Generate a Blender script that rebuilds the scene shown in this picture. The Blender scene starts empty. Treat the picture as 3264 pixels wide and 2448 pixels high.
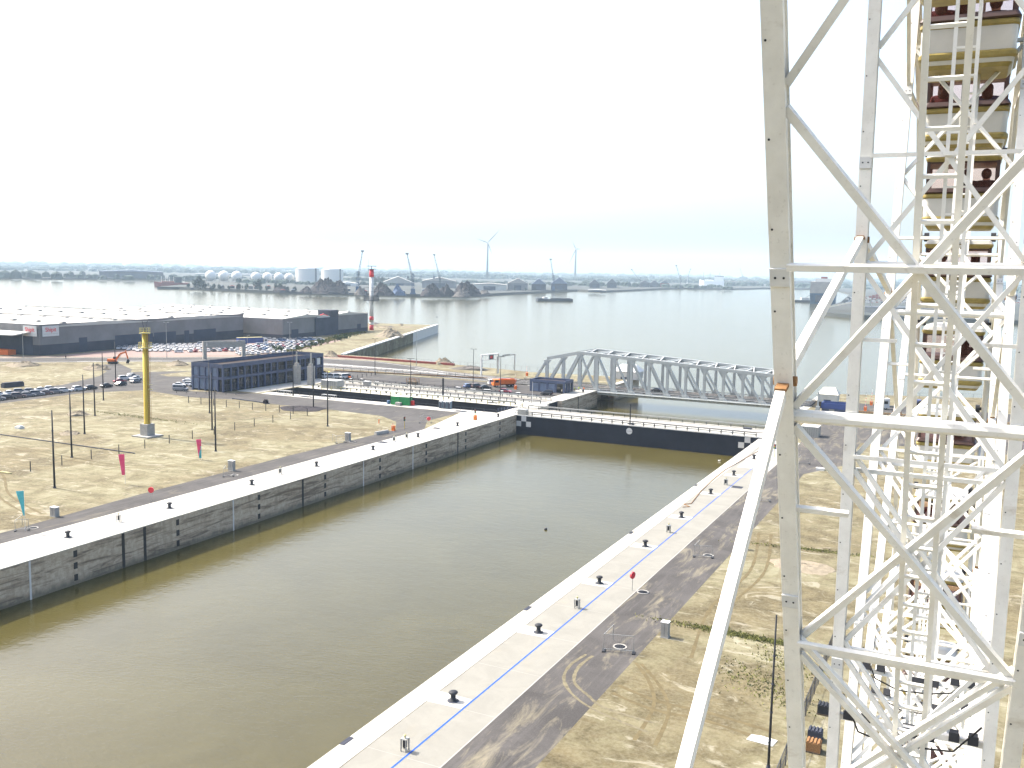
import bpy, math, random
from mathutils import Vector, Matrix
random.seed(11)
R = math.radians
SC = bpy.context.scene
COL = SC.collection

# ------------------------------------------------------------ camera
CAMH = 40.67
CW, CH, FPX = 3264.0, 2448.0, 3033.8          # photo pixels, focal length in pixels
def _basis():
    k = 3264/2212
    def d(u, v): return Vector((u-CW/2, -(v-CH/2), -FPX))
    Y = d(2121*k, 603*k).normalized()
    p2 = d(2121*k-1000, 603*k-19.5)
    Z = Y.cross(p2).normalized()
    if Z.y < 0: Z = -Z
    X = Y.cross(Z)
    return Matrix((X, Y, Z))
RM = _basis()
cam_data = bpy.data.cameras.new('camera')
cam_data.sensor_width = 36; cam_data.lens = FPX/CW*36
cam_data.clip_start = 0.1; cam_data.clip_end = 60000
cam = bpy.data.objects.new('camera', cam_data); COL.objects.link(cam)
cam.matrix_world = Matrix.Translation((0, 0, CAMH)) @ RM.to_4x4()
SC.camera = cam

# ------------------------------------------------------------ world, sun, exposure
SUN_EL = 48.0
SUN_DIR = Vector((-math.cos(R(SUN_EL)), -0.012, math.sin(R(SUN_EL)))).normalized()   # towards the sun
wd = bpy.data.worlds.new("World"); SC.world = wd; wd.use_nodes = True
nt = wd.node_tree
bg = nt.nodes['Background']
sky = nt.nodes.new('ShaderNodeTexSky'); sky.sky_type = 'NISHITA'; sky.sun_disc = False
sky.sun_elevation = R(SUN_EL); sky.sun_rotation = math.atan2(SUN_DIR.x, SUN_DIR.y)
sky.air_density = 1.0; sky.dust_density = 5.5; sky.ozone_density = 1.0; sky.altitude = 40
nt.links.new(sky.outputs[0], bg.inputs[0]); bg.inputs[1].default_value = 0.15
sun_d = bpy.data.lights.new('sun', 'SUN'); sun_d.energy = 3.0; sun_d.angle = R(0.5); sun_d.color = (1.0, 0.95, 0.86)
sun = bpy.data.objects.new('sun', sun_d); COL.objects.link(sun)
sun.rotation_euler = SUN_DIR.to_track_quat('Z', 'Y').to_euler()
SC.view_settings.view_transform = 'Standard'; SC.view_settings.look = 'None'
SC.view_settings.gamma = 1; SC.view_settings.exposure = 1.65
SC.render.engine = 'CYCLES'
SC.cycles.use_denoising = True
SC.cycles.max_bounces = 6; SC.cycles.volume_bounces = 0; SC.cycles.diffuse_bounces = 3
SC.cycles.transparent_max_bounces = 12
SC.cycles.caustics_reflective = False; SC.cycles.caustics_refractive = False

WZ = -5.55                                     # water level, quay top is z = 0
def at(u, v, z=0.0):
    "ground point seen at photo pixel u, v"
    d = RM @ Vector((u-CW/2, -(v-CH/2), -FPX))
    t = (z-CAMH)/d.z
    return Vector((d.x*t, d.y*t, z))
def mpp(p):
    "metres per photo pixel at a point"
    q = RM.transposed() @ (Vector(p)-Vector((0, 0, CAMH)))
    return -q.z/FPX

# ------------------------------------------------------------ materials
MATS = {}
def mat(name, col, rough=0.7, metal=0.0, var=0.0, scale=1.0, col2=None, bump=0.0, detail=5.0, world=False, spec=None):
    if name in MATS: return MATS[name]
    m = bpy.data.materials.new(name); m.use_nodes = True
    n = m.node_tree.nodes; L = m.node_tree.links; b = n['Principled BSDF']
    b.inputs['Base Color'].default_value = (*col, 1); b.inputs['Roughness'].default_value = rough
    b.inputs['Metallic'].default_value = metal
    b.inputs['Specular IOR Level'].default_value = spec if spec is not None else (0.15 if rough > .5 and not metal else 0.5)
    if var or bump or col2:
        if world:
            tc = n.new('ShaderNodeNewGeometry'); src = tc.outputs['Position']
        else:
            tc = n.new('ShaderNodeTexCoord'); src = tc.outputs['Object']
        no = n.new('ShaderNodeTexNoise'); no.inputs['Scale'].default_value = scale
        no.inputs['Detail'].default_value = detail; no.inputs['Roughness'].default_value = 0.62
        L.new(src, no.inputs['Vector'])
        rp = n.new('ShaderNodeValToRGB'); rp.color_ramp.elements[0].position = 0.32; rp.color_ramp.elements[1].position = 0.68
        c2 = col2 or tuple(max(0, x*(1-var)) for x in col)
        rp.color_ramp.elements[0].color = (*c2, 1); rp.color_ramp.elements[1].color = (*col, 1)
        L.new(no.outputs['Fac'], rp.inputs['Fac']); L.new(rp.outputs[0], b.inputs['Base Color'])
        if bump:
            bp = n.new('ShaderNodeBump'); bp.inputs['Strength'].default_value = bump
            L.new(no.outputs['Fac'], bp.inputs['Height']); L.new(bp.outputs[0], b.inputs['Normal'])
    MATS[name] = m
    return m
class NT:
    "small node helper"
    def __init__(s, name):
        s.m = bpy.data.materials.new(name); s.m.use_nodes = True; MATS[name] = s.m
        s.n = s.m.node_tree.nodes; s.L = s.m.node_tree.links; s.b = s.n['Principled BSDF']
        s.pos = s.n.new('ShaderNodeNewGeometry').outputs['Position']
    def map(s, scale, rot=0.0, loc=(0, 0, 0)):
        a = s.n.new('ShaderNodeMapping'); a.inputs['Scale'].default_value = scale; a.inputs['Rotation'].default_value = (0, 0, rot)
        a.inputs['Location'].default_value = loc; s.L.new(s.pos, a.inputs['Vector']); return a.outputs[0]
    def noise(s, vec, scale, detail=4, rough=0.6, dist=0.0):
        a = s.n.new('ShaderNodeTexNoise'); a.inputs['Scale'].default_value = scale; a.inputs['Detail'].default_value = detail
        a.inputs['Roughness'].default_value = rough; a.inputs['Distortion'].default_value = dist
        s.L.new(vec, a.inputs['Vector']); return a.outputs['Fac']
    def ramp(s, fac, stops):
        a = s.n.new('ShaderNodeValToRGB'); e = a.color_ramp.elements
        while len(e) < len(stops): e.new(0.5)
        for i, (p, c) in enumerate(stops):
            e[i].position = p; e[i].color = (*c, 1) if len(c) == 3 else c
        s.L.new(fac, a.inputs['Fac']); return a.outputs[0]
    def mix(s, fac, a, b):
        x = s.n.new('ShaderNodeMix'); x.data_type = 'RGBA'
        if isinstance(fac, float): x.inputs[0].default_value = fac
        else: s.L.new(fac, x.inputs[0])
        for v, i in ((a, 6), (b, 7)):
            if isinstance(v, tuple): x.inputs[i].default_value = (*v, 1)
            else: s.L.new(v, x.inputs[i])
        return x.outputs[2]
    def math(s, op, a, b):
        x = s.n.new('ShaderNodeMath'); x.operation = op
        for i, v in enumerate((a, b)):
            if isinstance(v, (int, float)): x.inputs[i].default_value = v
            else: s.L.new(v, x.inputs[i])
        return x.outputs[0]
    def gray(s, fac, p0, p1): return s.ramp(fac, [(p0, (0, 0, 0)), (p1, (1, 1, 1))])
    def bump(s, h, strength, dist=1.0):
        x = s.n.new('ShaderNodeBump'); x.inputs['Strength'].default_value = strength; x.inputs['Distance'].default_value = dist
        s.L.new(h, x.inputs['Height']); s.L.new(x.outputs[0], s.b.inputs['Normal'])
    def out(s, col, rough=0.9):
        s.b.inputs['Specular IOR Level'].default_value = 0.2
        s.L.new(col, s.b.inputs['Base Color']); s.b.inputs['Roughness'].default_value = rough; return s.m

def make_sand(name, lo, hi, tint, k):
    t = NT(name)
    big = t.noise(t.map((1, 1, 1)), 0.035, 5, 0.6, 0.6)
    mid = t.noise(t.map((1, 1, 1)), 0.22, 6, 0.65, 0.8)
    fine = t.noise(t.map((1, 1, 1)), 2.2, 5, 0.7)
    crust = t.noise(t.map((1, 1.6, 1), 0.4), 0.16, 7, 0.68, 1.6)
    trk = t.noise(t.map((0.05, 0.75, 1), 0.25), 1.0, 4, 0.6, 0.3)
    trk2 = t.noise(t.map((0.9, 0.06, 1), 0.3), 1.0, 4, 0.6, 0.3)
    c = t.ramp(mid, [(0.36, tuple(x*k for x in (.098, .082, .04))), (0.47, tuple(x*k for x in (.172, .156, .086))), (0.60, tuple(x*k for x in (.236, .222, .14)))])
    wet = t.mix(t.gray(big, lo, hi), c, t.ramp(mid, [(0.38, tuple(x*k for x in (.07, .055, .024))), (0.58, tuple(x*k for x in (.155, .128, .066)))]))
    m2 = t.mix(t.math('MULTIPLY', t.gray(trk, 0.52, 0.62), 0.6), wet, (.115*k, .095*k, .05*k))
    m3 = t.mix(t.math('MULTIPLY', t.gray(trk2, 0.55, 0.65), 0.5), m2, (.135*k, .11*k, .06*k))
    m3 = t.mix(t.math('MULTIPLY', t.gray(crust, 0.56, 0.63), tint), m3, (.36*k, .34*k, .26*k))
    m3 = t.mix(t.math('MULTIPLY', t.gray(t.math('SUBTRACT', 1.0, crust), 0.58, 0.66), tint), m3, (.085, .066, .03))
    m4 = t.mix(t.math('MULTIPLY', t.gray(fine, 0.4, 0.7), 0.35), m3, (.33*k, .30*k, .21*k))
    t.bump(fine, 0.35, 0.2)
    return t.out(m4, 0.95)
def make_asphalt(name, base, sand_amt, rot, s0=0.55):
    t = NT(name)
    st = t.noise(t.map((1.2, 0.07, 1), rot), 1.0, 5, 0.65, 0.4)
    pat = t.noise(t.map((1, 1, 1)), 0.12, 6, 0.65, 1.0)
    fine = t.noise(t.map((1, 1, 1)), 6.0, 4, 0.7)
    c = t.ramp(pat, [(0.36, tuple(x*0.62 for x in base)), (0.6, base)])
    c = t.mix(t.math('MULTIPLY', t.gray(st, 0.5, 0.7), 0.5), c, tuple(x*1.5 for x in base))
    sand = t.noise(t.map((1, 0.22, 1), rot), 0.5, 7, 0.72, 0.7)
    c = t.mix(t.math('MULTIPLY', t.gray(sand, s0, s0+.17), sand_amt), c, (.33, .29, .19))
    c = t.mix(t.math('MULTIPLY', t.gray(fine, 0.45, 0.75), 0.3), c, tuple(x*1.8 for x in base))
    return t.out(c, 0.9)
def make_slab(name, base, dirt):
    t = NT(name)
    a = t.noise(t.map((1, 1, 1)), 0.3, 7, 0.65, 0.8); f = t.noise(t.map((1, 1, 1)), 3.0, 5, 0.7)
    c = t.ramp(a, [(0.33, tuple(x*0.86 for x in base)), (0.62, base)])
    c = t.mix(t.math('MULTIPLY', t.gray(f, 0.5, 0.72), 0.35), c, tuple(x*0.8 for x in base))
    d = t.noise(t.map((0.5, 0.22, 1)), 0.6, 7, 0.7, 1.2)
    c = t.mix(t.math('MULTIPLY', t.gray(d, 0.58, 0.74), dirt), c, (.27, .21, .11))
    return t.out(c, 0.85)
def make_wall():
    "lock wall concrete with tide marks and old stains"
    t = NT('lock_concrete')
    st = t.noise(t.map((0.11, 0.11, 1.1)), 1.0, 7, 0.7, 1.2)
    dr = t.noise(t.map((0.8, 0.8, 0.1)), 1.0, 6, 0.65, 0.5)
    fine = t.noise(t.map((1, 1, 1)), 1.6, 6, 0.7)
    c = t.ramp(fine, [(0.3, (.31, .255, .185)), (0.65, (.48, .41, .31))])
    c = t.mix(t.math('MULTIPLY', t.gray(st, 0.48, 0.62), 0.78), c, (.105, .075, .05))
    c = t.mix(t.math('MULTIPLY', t.gray(dr, 0.52, 0.7), 0.45), c, (.19, .155, .11))
    z = t.n.new('ShaderNodeSeparateXYZ'); t.L.new(t.pos, z.inputs[0])
    edge = t.math('ADD', z.outputs[2], t.math('MULTIPLY', dr, 2.2))
    low = t.gray(t.math('MULTIPLY', t.math('ADD', edge, 4.6), 0.5), 0.25, 0.75)
    inv = t.math('SUBTRACT', 1.0, low)
    c = t.mix(t.math('MULTIPLY', inv, 0.75), c, (.085, .08, .06))
    return t.out(c, 0.85)
def make_water():
    t = NT('water')
    t.b.inputs['Roughness'].default_value = 0.13
    t.b.inputs['IOR'].default_value = 1.33
    a = t.noise(t.map((0.55, 1.0, 1), 0.5), 2.4, 3, 0.6, 0.2)
    b2 = t.noise(t.map((0.6, 1, 1), 0.4), 0.6, 3, 0.5, 0.2)
    tint = t.noise(t.map((1, 1, 1)), 0.05, 4, 0.6, 0.6)
    c = t.ramp(tint, [(0.35, (.050, .042, .010)), (0.65, (.062, .053, .015))])
    h = t.math('ADD', a, t.math('MULTIPLY', b2, 1.6))
    t.bump(h, 0.26, 0.10)
    t.L.new(c, t.b.inputs['Base Color'])
    return t.m
make_sand('sand', 0.46, 0.56, 0.6, .78); make_sand('sand_ochre', 0.42, 0.58, 0.6, .74); make_water(); make_wall()
make_asphalt('asphalt', (.056, .053, .051), 0.25, 0.0)
make_asphalt('asphalt_quay', (.064, .060, .057), 0.42, 0.0, 0.52)
make_slab('concrete_white', (.39, .38, .34), 0.22)
make_slab('concrete_sandy', (.40, .37, .30), 0.95)
make_slab('concrete_grey', (.205, .20, .175), 0.18)
make_slab('paving_red', (.22, .16, .14), 0.3)
def make_paint():
    t = NT('white_paint'); tc = t.n.new('ShaderNodeTexCoord').outputs['Object']
    a = t.noise(tc, 3.0, 5, 0.6); b = t.noise(tc, 1.1, 9, 0.72, 1.0); f = t.noise(tc, 26.0, 3, 0.6)
    c = t.ramp(a, [(0.3, (.59, .572, .52)), (0.65, (.69, .675, .62))])
    c = t.mix(t.math('MULTIPLY', t.gray(b, 0.60, 0.72), 0.55), c, (.30, .235, .15))
    c = t.mix(t.math('MULTIPLY', t.gray(f, 0.62, 0.7), 0.25), c, (.33, .31, .27))
    return t.out(c, 0.5)
WHITE = make_paint()
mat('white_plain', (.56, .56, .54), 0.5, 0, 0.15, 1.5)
mat('steel_grey', (.34, .36, .35), 0.5, 0, 0.12, 0.4)
mat('dark_steel', (.035, .037, .042), 0.55, 0, 0.3, 2.0)
mat('black_hull', (.016, .019, .030), 0.55, 0, 0.35, 0.3)
mat('galv', (.32, .32, .30), 0.45, 0.4, 0.15, 4.0)
mat('rust', (.30, .16, .07), 0.85, 0, 0.5, 8.0)
mat('blue_line', (.015, .085, .40), 0.7, 0, 0.25, 2.0)
mat('blue_faint', (.36, .42, .55), 0.7, 0, 0.2, 1.0)
mat('paint_white', (.5, .5, .47), 0.7, 0, 0.2, 1.0)
mat('blue_steel', (.055, .075, .14), 0.5, 0, 0.35, 0.7)
mat('blue_panel', (.12, .16, .24), 0.5, 0, 0.4, 0.5)
mat('dark_glass', (.018, .022, .028), 0.12, 0, 0.3, 0.8)
mat('niche_shade_joint', (.05, .048, .045), 0.9, 0, 0.3, 2.0)
mat('track_sand', (.165, .145, .095), 0.95, 0, 0.45, 1.5)
mat('track_brown', (.13, .105, .055), 0.95, 0, 0.4, 1.0)
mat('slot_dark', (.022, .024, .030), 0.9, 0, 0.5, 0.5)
mat('roof_brown', (.045, .033, .03), 0.95, 0, 0.35, 1.2)
mat('yellow', (.47, .34, .05), 0.55, 0, 0.1, 1.0)
mat('yellow_pale', (.42, .38, .18), 0.6, 0, 0.2, 2.0)
mat('concrete', (.32, .31, .285), 0.9, 0, 0.25, 1.2)
mat('red', (.62, .035, .05), 0.5, 0, 0.15, 2.0)
mat('orange', (.72, .16, .03), 0.55, 0, 0.25, 2.0)
mat('teal', (.10, .42, .44), 0.7, 0, 0.2, 2.0)
mat('pink_red', (.80, .09, .19), 0.7, 0, 0.15, 2.0)
mat('green_box', (.02, .26, .07), 0.5, 0, 0.25, 1.0)
mat('toilet_grey', (.14, .19, .23), 0.5, 0, 0.2, 2.0)
mat('facade', (.20, .195, .195), 0.8, 0, 0.3, 0.09)
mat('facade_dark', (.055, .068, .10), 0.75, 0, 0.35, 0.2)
mat('facade_low', (.062, .068, .09), 0.8, 0, 0.45, 0.12)
mat('roof_white', (.46, .45, .41), 0.7, 0, 0.18, 0.08)
mat('roof_grey', (.30, .29, .27), 0.8, 0, 0.2, 0.2)
mat('truck_blue', (.03, .06, .22), 0.5, 0, 0.3, 0.6)
mat('rubber', (.02, .02, .02), 0.9)
mat('gold', (.27, .21, .055), 0.45, 0.1, 0.3, 6.0)
mat('brown_frame', (.060, .031, .024), 0.45, 0, 0.3, 5.0)
mat('tub_white', (.50, .49, .45), 0.4, 0, 0.1, 3.0)
mat('skin', (.55, .34, .25), 0.6)
mat('hair_dark', (.02, .015, .012), 0.7)
mat('cloth_black', (.018, .018, .022), 0.9)
mat('cloth_wine', (.045, .013, .018), 0.9)
mat('cloth_blue', (.05, .08, .16), 0.9)
mat('cloth_hivis', (.45, .55, .05), 0.8)
mat('trousers', (.03, .035, .05), 0.9)
mat('scrap', (.045, .040, .044), 0.95, 0, 0.6, 0.35, bump=0.6)
mat('scrap_pale', (.13, .12, .11), 0.95, 0, 0.5, 0.3, bump=0.6)
mat('dirt_pile', (.24, .205, .15), 0.98, 0, 0.35, 1.0, bump=0.6)
mat('leaf', (.055, .085, .035), 0.9, 0, 0.5, 1.5)
mat('leaf_dark', (.038, .060, .048), 0.9, 0, 0.5, 0.05)
mat('weed', (.15, .155, .05), 0.95, 0, 0.5, 1.0)
mat('bark', (.09, .07, .05), 0.95, 0, 0.3, 3.0)
mat('far_land', (.038, .046, .044), 0.95, 0, 0.5, 0.006, col2=(.065, .065, .058), world=True)
mat('quay_far', (.13, .13, .125), 0.95, 0, 0.4, 0.05)
mat('crane_blue', (.045, .085, .16), 0.6)
mat('crane_grey', (.08, .09, .10), 0.6)
mat('ship_white', (.85, .85, .83), 0.5)
mat('ship_red', (.25, .06, .05), 0.6, 0, 0.3, 0.1)
mat('ship_blue', (.035, .09, .17), 0.6, 0, 0.2, 0.1)
mat('ship_dark', (.04, .05, .065), 0.6, 0, 0.3, 0.1)
mat('tarp', (.62, .60, .52), 0.8, 0, 0.2, 0.7)
for nm, c in (('car_white', (.55, .55, .54)), ('car_black', (.022, .023, .027)), ('car_grey', (.16, .165, .18)), ('car_silver', (.46, .47, .48)),
              ('car_red', (.22, .02, .03)), ('car_blue', (.05, .10, .20)), ('car_brown', (.10, .07, .07))):
    mat(nm, c, 0.28, 0.0, 0.06, 2.0)
mat('light_red', (.5, .02, .02), 0.4); mat('light_clear', (.7, .7, .68), 0.3)
def make_pink():
    m = bpy.data.materials.new('tinted_glass'); m.use_nodes = True; n = m.node_tree.nodes; L = m.node_tree.links
    o = n['Material Output']; b = n['Principled BSDF']; b.inputs['Base Color'].default_value = (.42, .17, .13, 1); b.inputs['Roughness'].default_value = 0.08
    t = n.new('ShaderNodeBsdfTransparent'); t.inputs[0].default_value = (.983, .918, .886, 1)
    x = n.new('ShaderNodeMixShader'); x.inputs[0].default_value = 0.05
    L.new(t.outputs[0], x.inputs[1]); L.new(b.outputs[0], x.inputs[2]); L.new(x.outputs[0], o.inputs[0]); MATS['tinted_glass'] = m
make_pink()

# ------------------------------------------------------------ mesh builder
class MB:
    def __init__(s): s.v = []; s.f = []; s.mi = []; s.cur = 0
    def add(s, vs, fs):
        o = len(s.v); s.v += [tuple(x) for x in vs]
        for f in fs: s.f.append([i+o for i in f]); s.mi.append(s.cur)
        return s
    def box(s, x0, x1, y0, y1, z0, z1):
        return s.add([(x0, y0, z0), (x1, y0, z0), (x1, y1, z0), (x0, y1, z0), (x0, y0, z1), (x1, y0, z1), (x1, y1, z1), (x0, y1, z1)],
              [(0, 3, 2, 1), (4, 5, 6, 7), (0, 1, 5, 4), (1, 2, 6, 5), (2, 3, 7, 6), (3, 0, 4, 7)])
    def beam(s, p, q, w, h=None, up=(0, 0, 1)):
        p = Vector(p); q = Vector(q); h = h or w
        d = (q-p)
        if d.length < 1e-6: return s
        d.normalize(); u = Vector(up)
        a = d.cross(u)
        if a.length < 1e-3: a = d.cross(Vector((1, 0, 0)))
        a.normalize(); b = a.cross(d).normalized(); a = a*(w/2); b = b*(h/2)
        vs = [p-a-b, p+a-b, p+a+b, p-a+b, q-a-b, q+a-b, q+a+b, q-a+b]
        return s.add(vs, [(0, 3, 2, 1), (4, 5, 6, 7), (0, 1, 5, 4), (1, 2, 6, 5), (2, 3, 7, 6), (3, 0, 4, 7)])
    def cyl(s, p, q, r0, r1=None, n=10, caps=True):
        p = Vector(p); q = Vector(q); r1 = r0 if r1 is None else r1
        d = (q-p).normalized(); a = d.orthogonal().normalized(); b = d.cross(a)
        vs = []
        for c, r in ((p, r0), (q, r1)):
            for i in range(n):
                t = 2*math.pi*i/n; vs.append(c+a*(r*math.cos(t))+b*(r*math.sin(t)))
        fs = [(i, (i+1) % n, n+(i+1) % n, n+i) for i in range(n)]
        if caps: fs += [tuple(range(n-1, -1, -1)), tuple(range(n, 2*n))]
        return s.add(vs, fs)
    def lathe(s, prof, n=14, c=(0, 0, 0)):
        vs = []
        for r, z in prof:
            for i in range(n):
                t = 2*math.pi*i/n; vs.append((c[0]+r*math.cos(t), c[1]+r*math.sin(t), c[2]+z))
        fs = []
        for k in range(len(prof)-1):
            for i in range(n): fs.append((k*n+i, k*n+(i+1) % n, (k+1)*n+(i+1) % n, (k+1)*n+i))
        fs.append(tuple(range(n-1, -1, -1))); k = (len(prof)-1)*n; fs.append(tuple(range(k, k+n)))
        return s.add(vs, fs)
    def prism(s, pts, z0, z1):
        a = sum(pts[i][0]*pts[(i+1) % len(pts)][1]-pts[(i+1) % len(pts)][0]*pts[i][1] for i in range(len(pts)))
        if a < 0: pts = pts[::-1]
        n = len(pts)
        return s.add([(x, y, z0) for x, y in pts]+[(x, y, z1) for x, y in pts],
              [tuple(range(n-1, -1, -1)), tuple(range(n, 2*n))]+[(i, (i+1) % n, n+(i+1) % n, n+i) for i in range(n)])
    def sheet(s, pts, z):
        a = sum(pts[i][0]*pts[(i+1) % len(pts)][1]-pts[(i+1) % len(pts)][0]*pts[i][1] for i in range(len(pts)))
        if a < 0: pts = pts[::-1]
        return s.add([(x, y, z) for x, y in pts], [tuple(range(len(pts)))])
    def extr(s, prof, axis, a0, a1):
        "profile (h, z) extruded along 'x' or 'y'"
        n = len(prof)
        def P(a, h, z): return (a, h, z) if axis == 'x' else (h, a, z)
        vs = [P(a0, h, z) for h, z in prof]+[P(a1, h, z) for h, z in prof]
        return s.add(vs, [tuple(range(n-1, -1, -1)), tuple(range(n, 2*n))]+[(i, (i+1) % n, n+(i+1) % n, n+i) for i in range(n)])
    def ball(s, c, r, n=12, m=8, sq=(1, 1, 1)):
        vs = []; fs = []
        for j in range(m+1):
            ph = math.pi*j/m
            for i in range(n):
                t = 2*math.pi*i/n
                vs.append((c[0]+r*sq[0]*math.sin(ph)*math.cos(t), c[1]+r*sq[1]*math.sin(ph)*math.sin(t), c[2]+r*sq[2]*math.cos(ph)))
        for j in range(m):
            for i in range(n): fs.append((j*n+i, (j+1)*n+i, (j+1)*n+(i+1) % n, j*n+(i+1) % n))
        return s.add(vs, fs)
    def rloft(s, rings, n=5):
        "stack of rounded rectangles (z, hx, hy, r)"
        vs = []; cnt = None
        for z, hx, hy, r in rings:
            ring = []
            for cx, cy, a0 in ((hx-r, hy-r, 0), (-hx+r, hy-r, 90), (-hx+r, -hy+r, 180), (hx-r, -hy+r, 270)):
                for k in range(n):
                    t = R(a0+90*k/(n-1)); ring.append((cx+r*math.cos(t), cy+r*math.sin(t), z))
            cnt = len(ring); vs += ring
        fs = []
        for k in range(len(rings)-1):
            for i in range(cnt):
                q = (k*cnt+i, k*cnt+(i+1) % cnt, (k+1)*cnt+(i+1) % cnt, (k+1)*cnt+i); fs.append(q)
        fs.append(tuple(range(cnt-1, -1, -1))); k = (len(rings)-1)*cnt; fs.append(tuple(range(k, k+cnt)))
        return s.add(vs, fs)
    def build(s, name, m, parent=None, loc=None, smooth=False):
        me = bpy.data.meshes.new(name); me.from_pydata(s.v, [], s.f); me.update()
        ms = m if isinstance(m, (list, tuple)) else [m]
        for x in ms: me.materials.append(MATS[x] if isinstance(x, str) else x)
        if len(ms) > 1: me.polygons.foreach_set('material_index', s.mi)
        if smooth: me.polygons.foreach_set('use_smooth', [True]*len(me.polygons))
        o = bpy.data.objects.new(name, me); COL.objects.link(o)
        if loc is not None: o.location = loc
        if parent is not None: o.parent = parent
        return o
def tag(o, label, cat, group=None):
    o['label'] = label; o['category'] = cat
    if group: o['group'] = group
    return o
def thing(name, label, cat, loc=(0, 0, 0), rz=0.0, group=None):
    o = bpy.data.objects.new(name, None); COL.objects.link(o); o.empty_display_size = 0.5
    o.location = loc; o.rotation_euler = (0, 0, rz); return tag(o, label, cat, group)
def struct(o, kind='structure'):
    o['kind'] = kind; return o
def dup(o, loc=None, rz=None, label=None, parent=None, group=None):
    c = o.copy(); COL.objects.link(c)
    if parent is not None: c.parent = parent
    for ch in list(o.children): dup(ch, parent=c)
    if loc is not None: c.location = loc
    if rz is not None: c.rotation_euler = (0, 0, rz)
    if label: c['label'] = label
    if group: c['group'] = group
    return c
ORD = ['first', 'second', 'third', 'fourth', 'fifth', 'sixth', 'seventh', 'eighth', 'ninth', 'tenth', 'eleventh', 'twelfth', 'thirteenth', 'fourteenth']
def repaint(root, old, new):
    "give a copy its own paint"
    for ch in [root]+list(root.children_recursive):
        if ch.type == 'MESH' and any(x and x.name == old for x in ch.data.materials):
            ch.data = ch.data.copy()
            for i, x in enumerate(ch.data.materials):
                if x.name == old: ch.data.materials[i] = MATS[new]

# ============================================================ SETTING
def XL(y): return -113.75-(y-50)*0.0103           # left lock edge
def XR(y): return -46.55-(y-50)*0.0035            # right lock edge
w = MB(); w.sheet([(-16000, -3000), (9000, -3000), (9000, 16000), (-16000, 16000)], WZ)
struct(w.build('water', 'water'))
# land: one mesh of blocks, quay top z = 0
g = MB(); ZB = -11
def il(y): return XL(y)-2.2
g.prism([(il(-60), -60), (il(240.4), 240.4), (-900, 240.4), (-900, -60)], ZB, 0)
g.prism([(il(255), 254.6), (il(264), 263.8), (-204.8, 263.8), (-204.8, 254.6)], ZB, 0)
g.prism([(-204.8, 240.4), (-204.8, 274), (-900, 274), (-900, 240.4)], ZB, 0)
g.prism([(il(274), 274), (il(305), 305), (-900, 305), (-900, 274)], ZB, 0)
g.prism([(-152, 305), (-152, 323), (-900, 323), (-900, 305)], ZB, 0)
g.prism([(il(323), 323), (il(352), 352), (-160, 346), (-200, 354), (-242, 362), (-262.5, 362), (-351.5, 596), (-395, 584), (-470, 545), (-900, 420), (-900, 323)], ZB, 0)
ir = 2.2; g.cur = 1
g.prism([(XR(-60)+ir, -60), (XR(238)+ir, 238), (900, 238), (900, -60)], ZB, 0)
g.prism([(-40.5, 238), (-40.5, 256), (900, 256), (900, 238)], ZB, 0)
g.prism([(XR(256)+ir, 256), (XR(305)+ir, 305), (900, 305), (900, 256)], ZB, 0)
g.prism([(-38, 305), (-38, 323), (900, 323), (900, 305)], ZB, 0)
g.prism([(XR(323)+ir, 323), (XR(342)+ir, 344), (8, 366), (200, 420), (900, 420), (900, 323)], ZB, 0)
struct(g.build('ground', ['sand', 'sand_ochre']))
# far land
FL = [(-15000, 500), (-2600, 1450), (-2189, 1575), (-2085, 1628), (-2078, 1945), (-1800, 1900), (-1420, 1400), (-1318, 1252), (-1299, 1285), (-1037, 1244), (-856, 1297),
      (-751, 1366), (-785, 1544), (-841, 2059), (-757, 1994), (-800, 2742), (-667, 2827), (-638, 3199), (-450, 3350), (-300, 2600), (-205, 1640), (-180, 1178), (-128, 1112),
      (42, 1120), (700, 1100), (9000, 3500), (9000, 15500), (-15000, 15500)]
f = MB(); f.prism(FL, -9, -1.2); struct(f.build('far_ground', 'far_land'))
# paving sheets, each a few mm above the other
def sheet(name, pts, z, m): return struct(MB().sheet(pts, z).build(name, m))
Lr = (-37.2, -30.2)
sheet('quay_road', [(-37.1, 30), (-37.1, 246), (-24, 246), (-24, 214), (-30.2, 200), (-30.2, 30)], 0.006, 'asphalt_quay')
sheet('access_road', [(-37.0, 256), (-37, 282), (40, 282), (40, 250), (-22, 246.1), (-37, 246.1)], 0.006, 'asphalt_quay')
sheet('quay_pavement', [(XR(30)+2.3, 30), (XR(237)+2.3, 237.5), (-40.5, 237.5), (-37.1, 230), (-37.1, 30)], 0.010, 'concrete_grey')
sheet('quay_end_pavement', [(-44.0, 200), (-44.4, 237.4), (-37.1, 237.4), (-37.1, 200)], 0.014, 'concrete_white')
pts = [(il(40), 40), (il(236), 236), (-131, 236), (-124.6, 205), (-124.4, 40)]
sheet('west_quay_pavement', pts, 0.006, 'concrete_white')
sheet('west_quay_road', [(-124.4, 40), (-124.6, 205), (-131, 217), (-137, 211), (-130.5, 201), (-131.5, 160), (-131, 118), (-129.5, 92), (-129, 40)], 0.0045, 'asphalt')
sheet('head_road', [(-131, 217.2), (-131, 235.2), (-204, 235.2), (-214.9, 231), (-227, 227), (-238.7, 221), (-216, 216.5), (-200, 220.5), (-182, 219), (-165, 219.5), (-146, 217.5), (-137, 211.2)], 0.0045, 'asphalt')
sheet('side_road', [(-249, 130), (-249, 206), (-239, 221), (-227.2, 227.2), (-227.4, 283), (-251, 282), (-268, 272), (-283, 255), (-290, 262), (-310, 274), (-314, 264), (-292, 252), (-282, 240), (-271, 216), (-271, 130)], 0.0045, 'asphalt')
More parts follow.
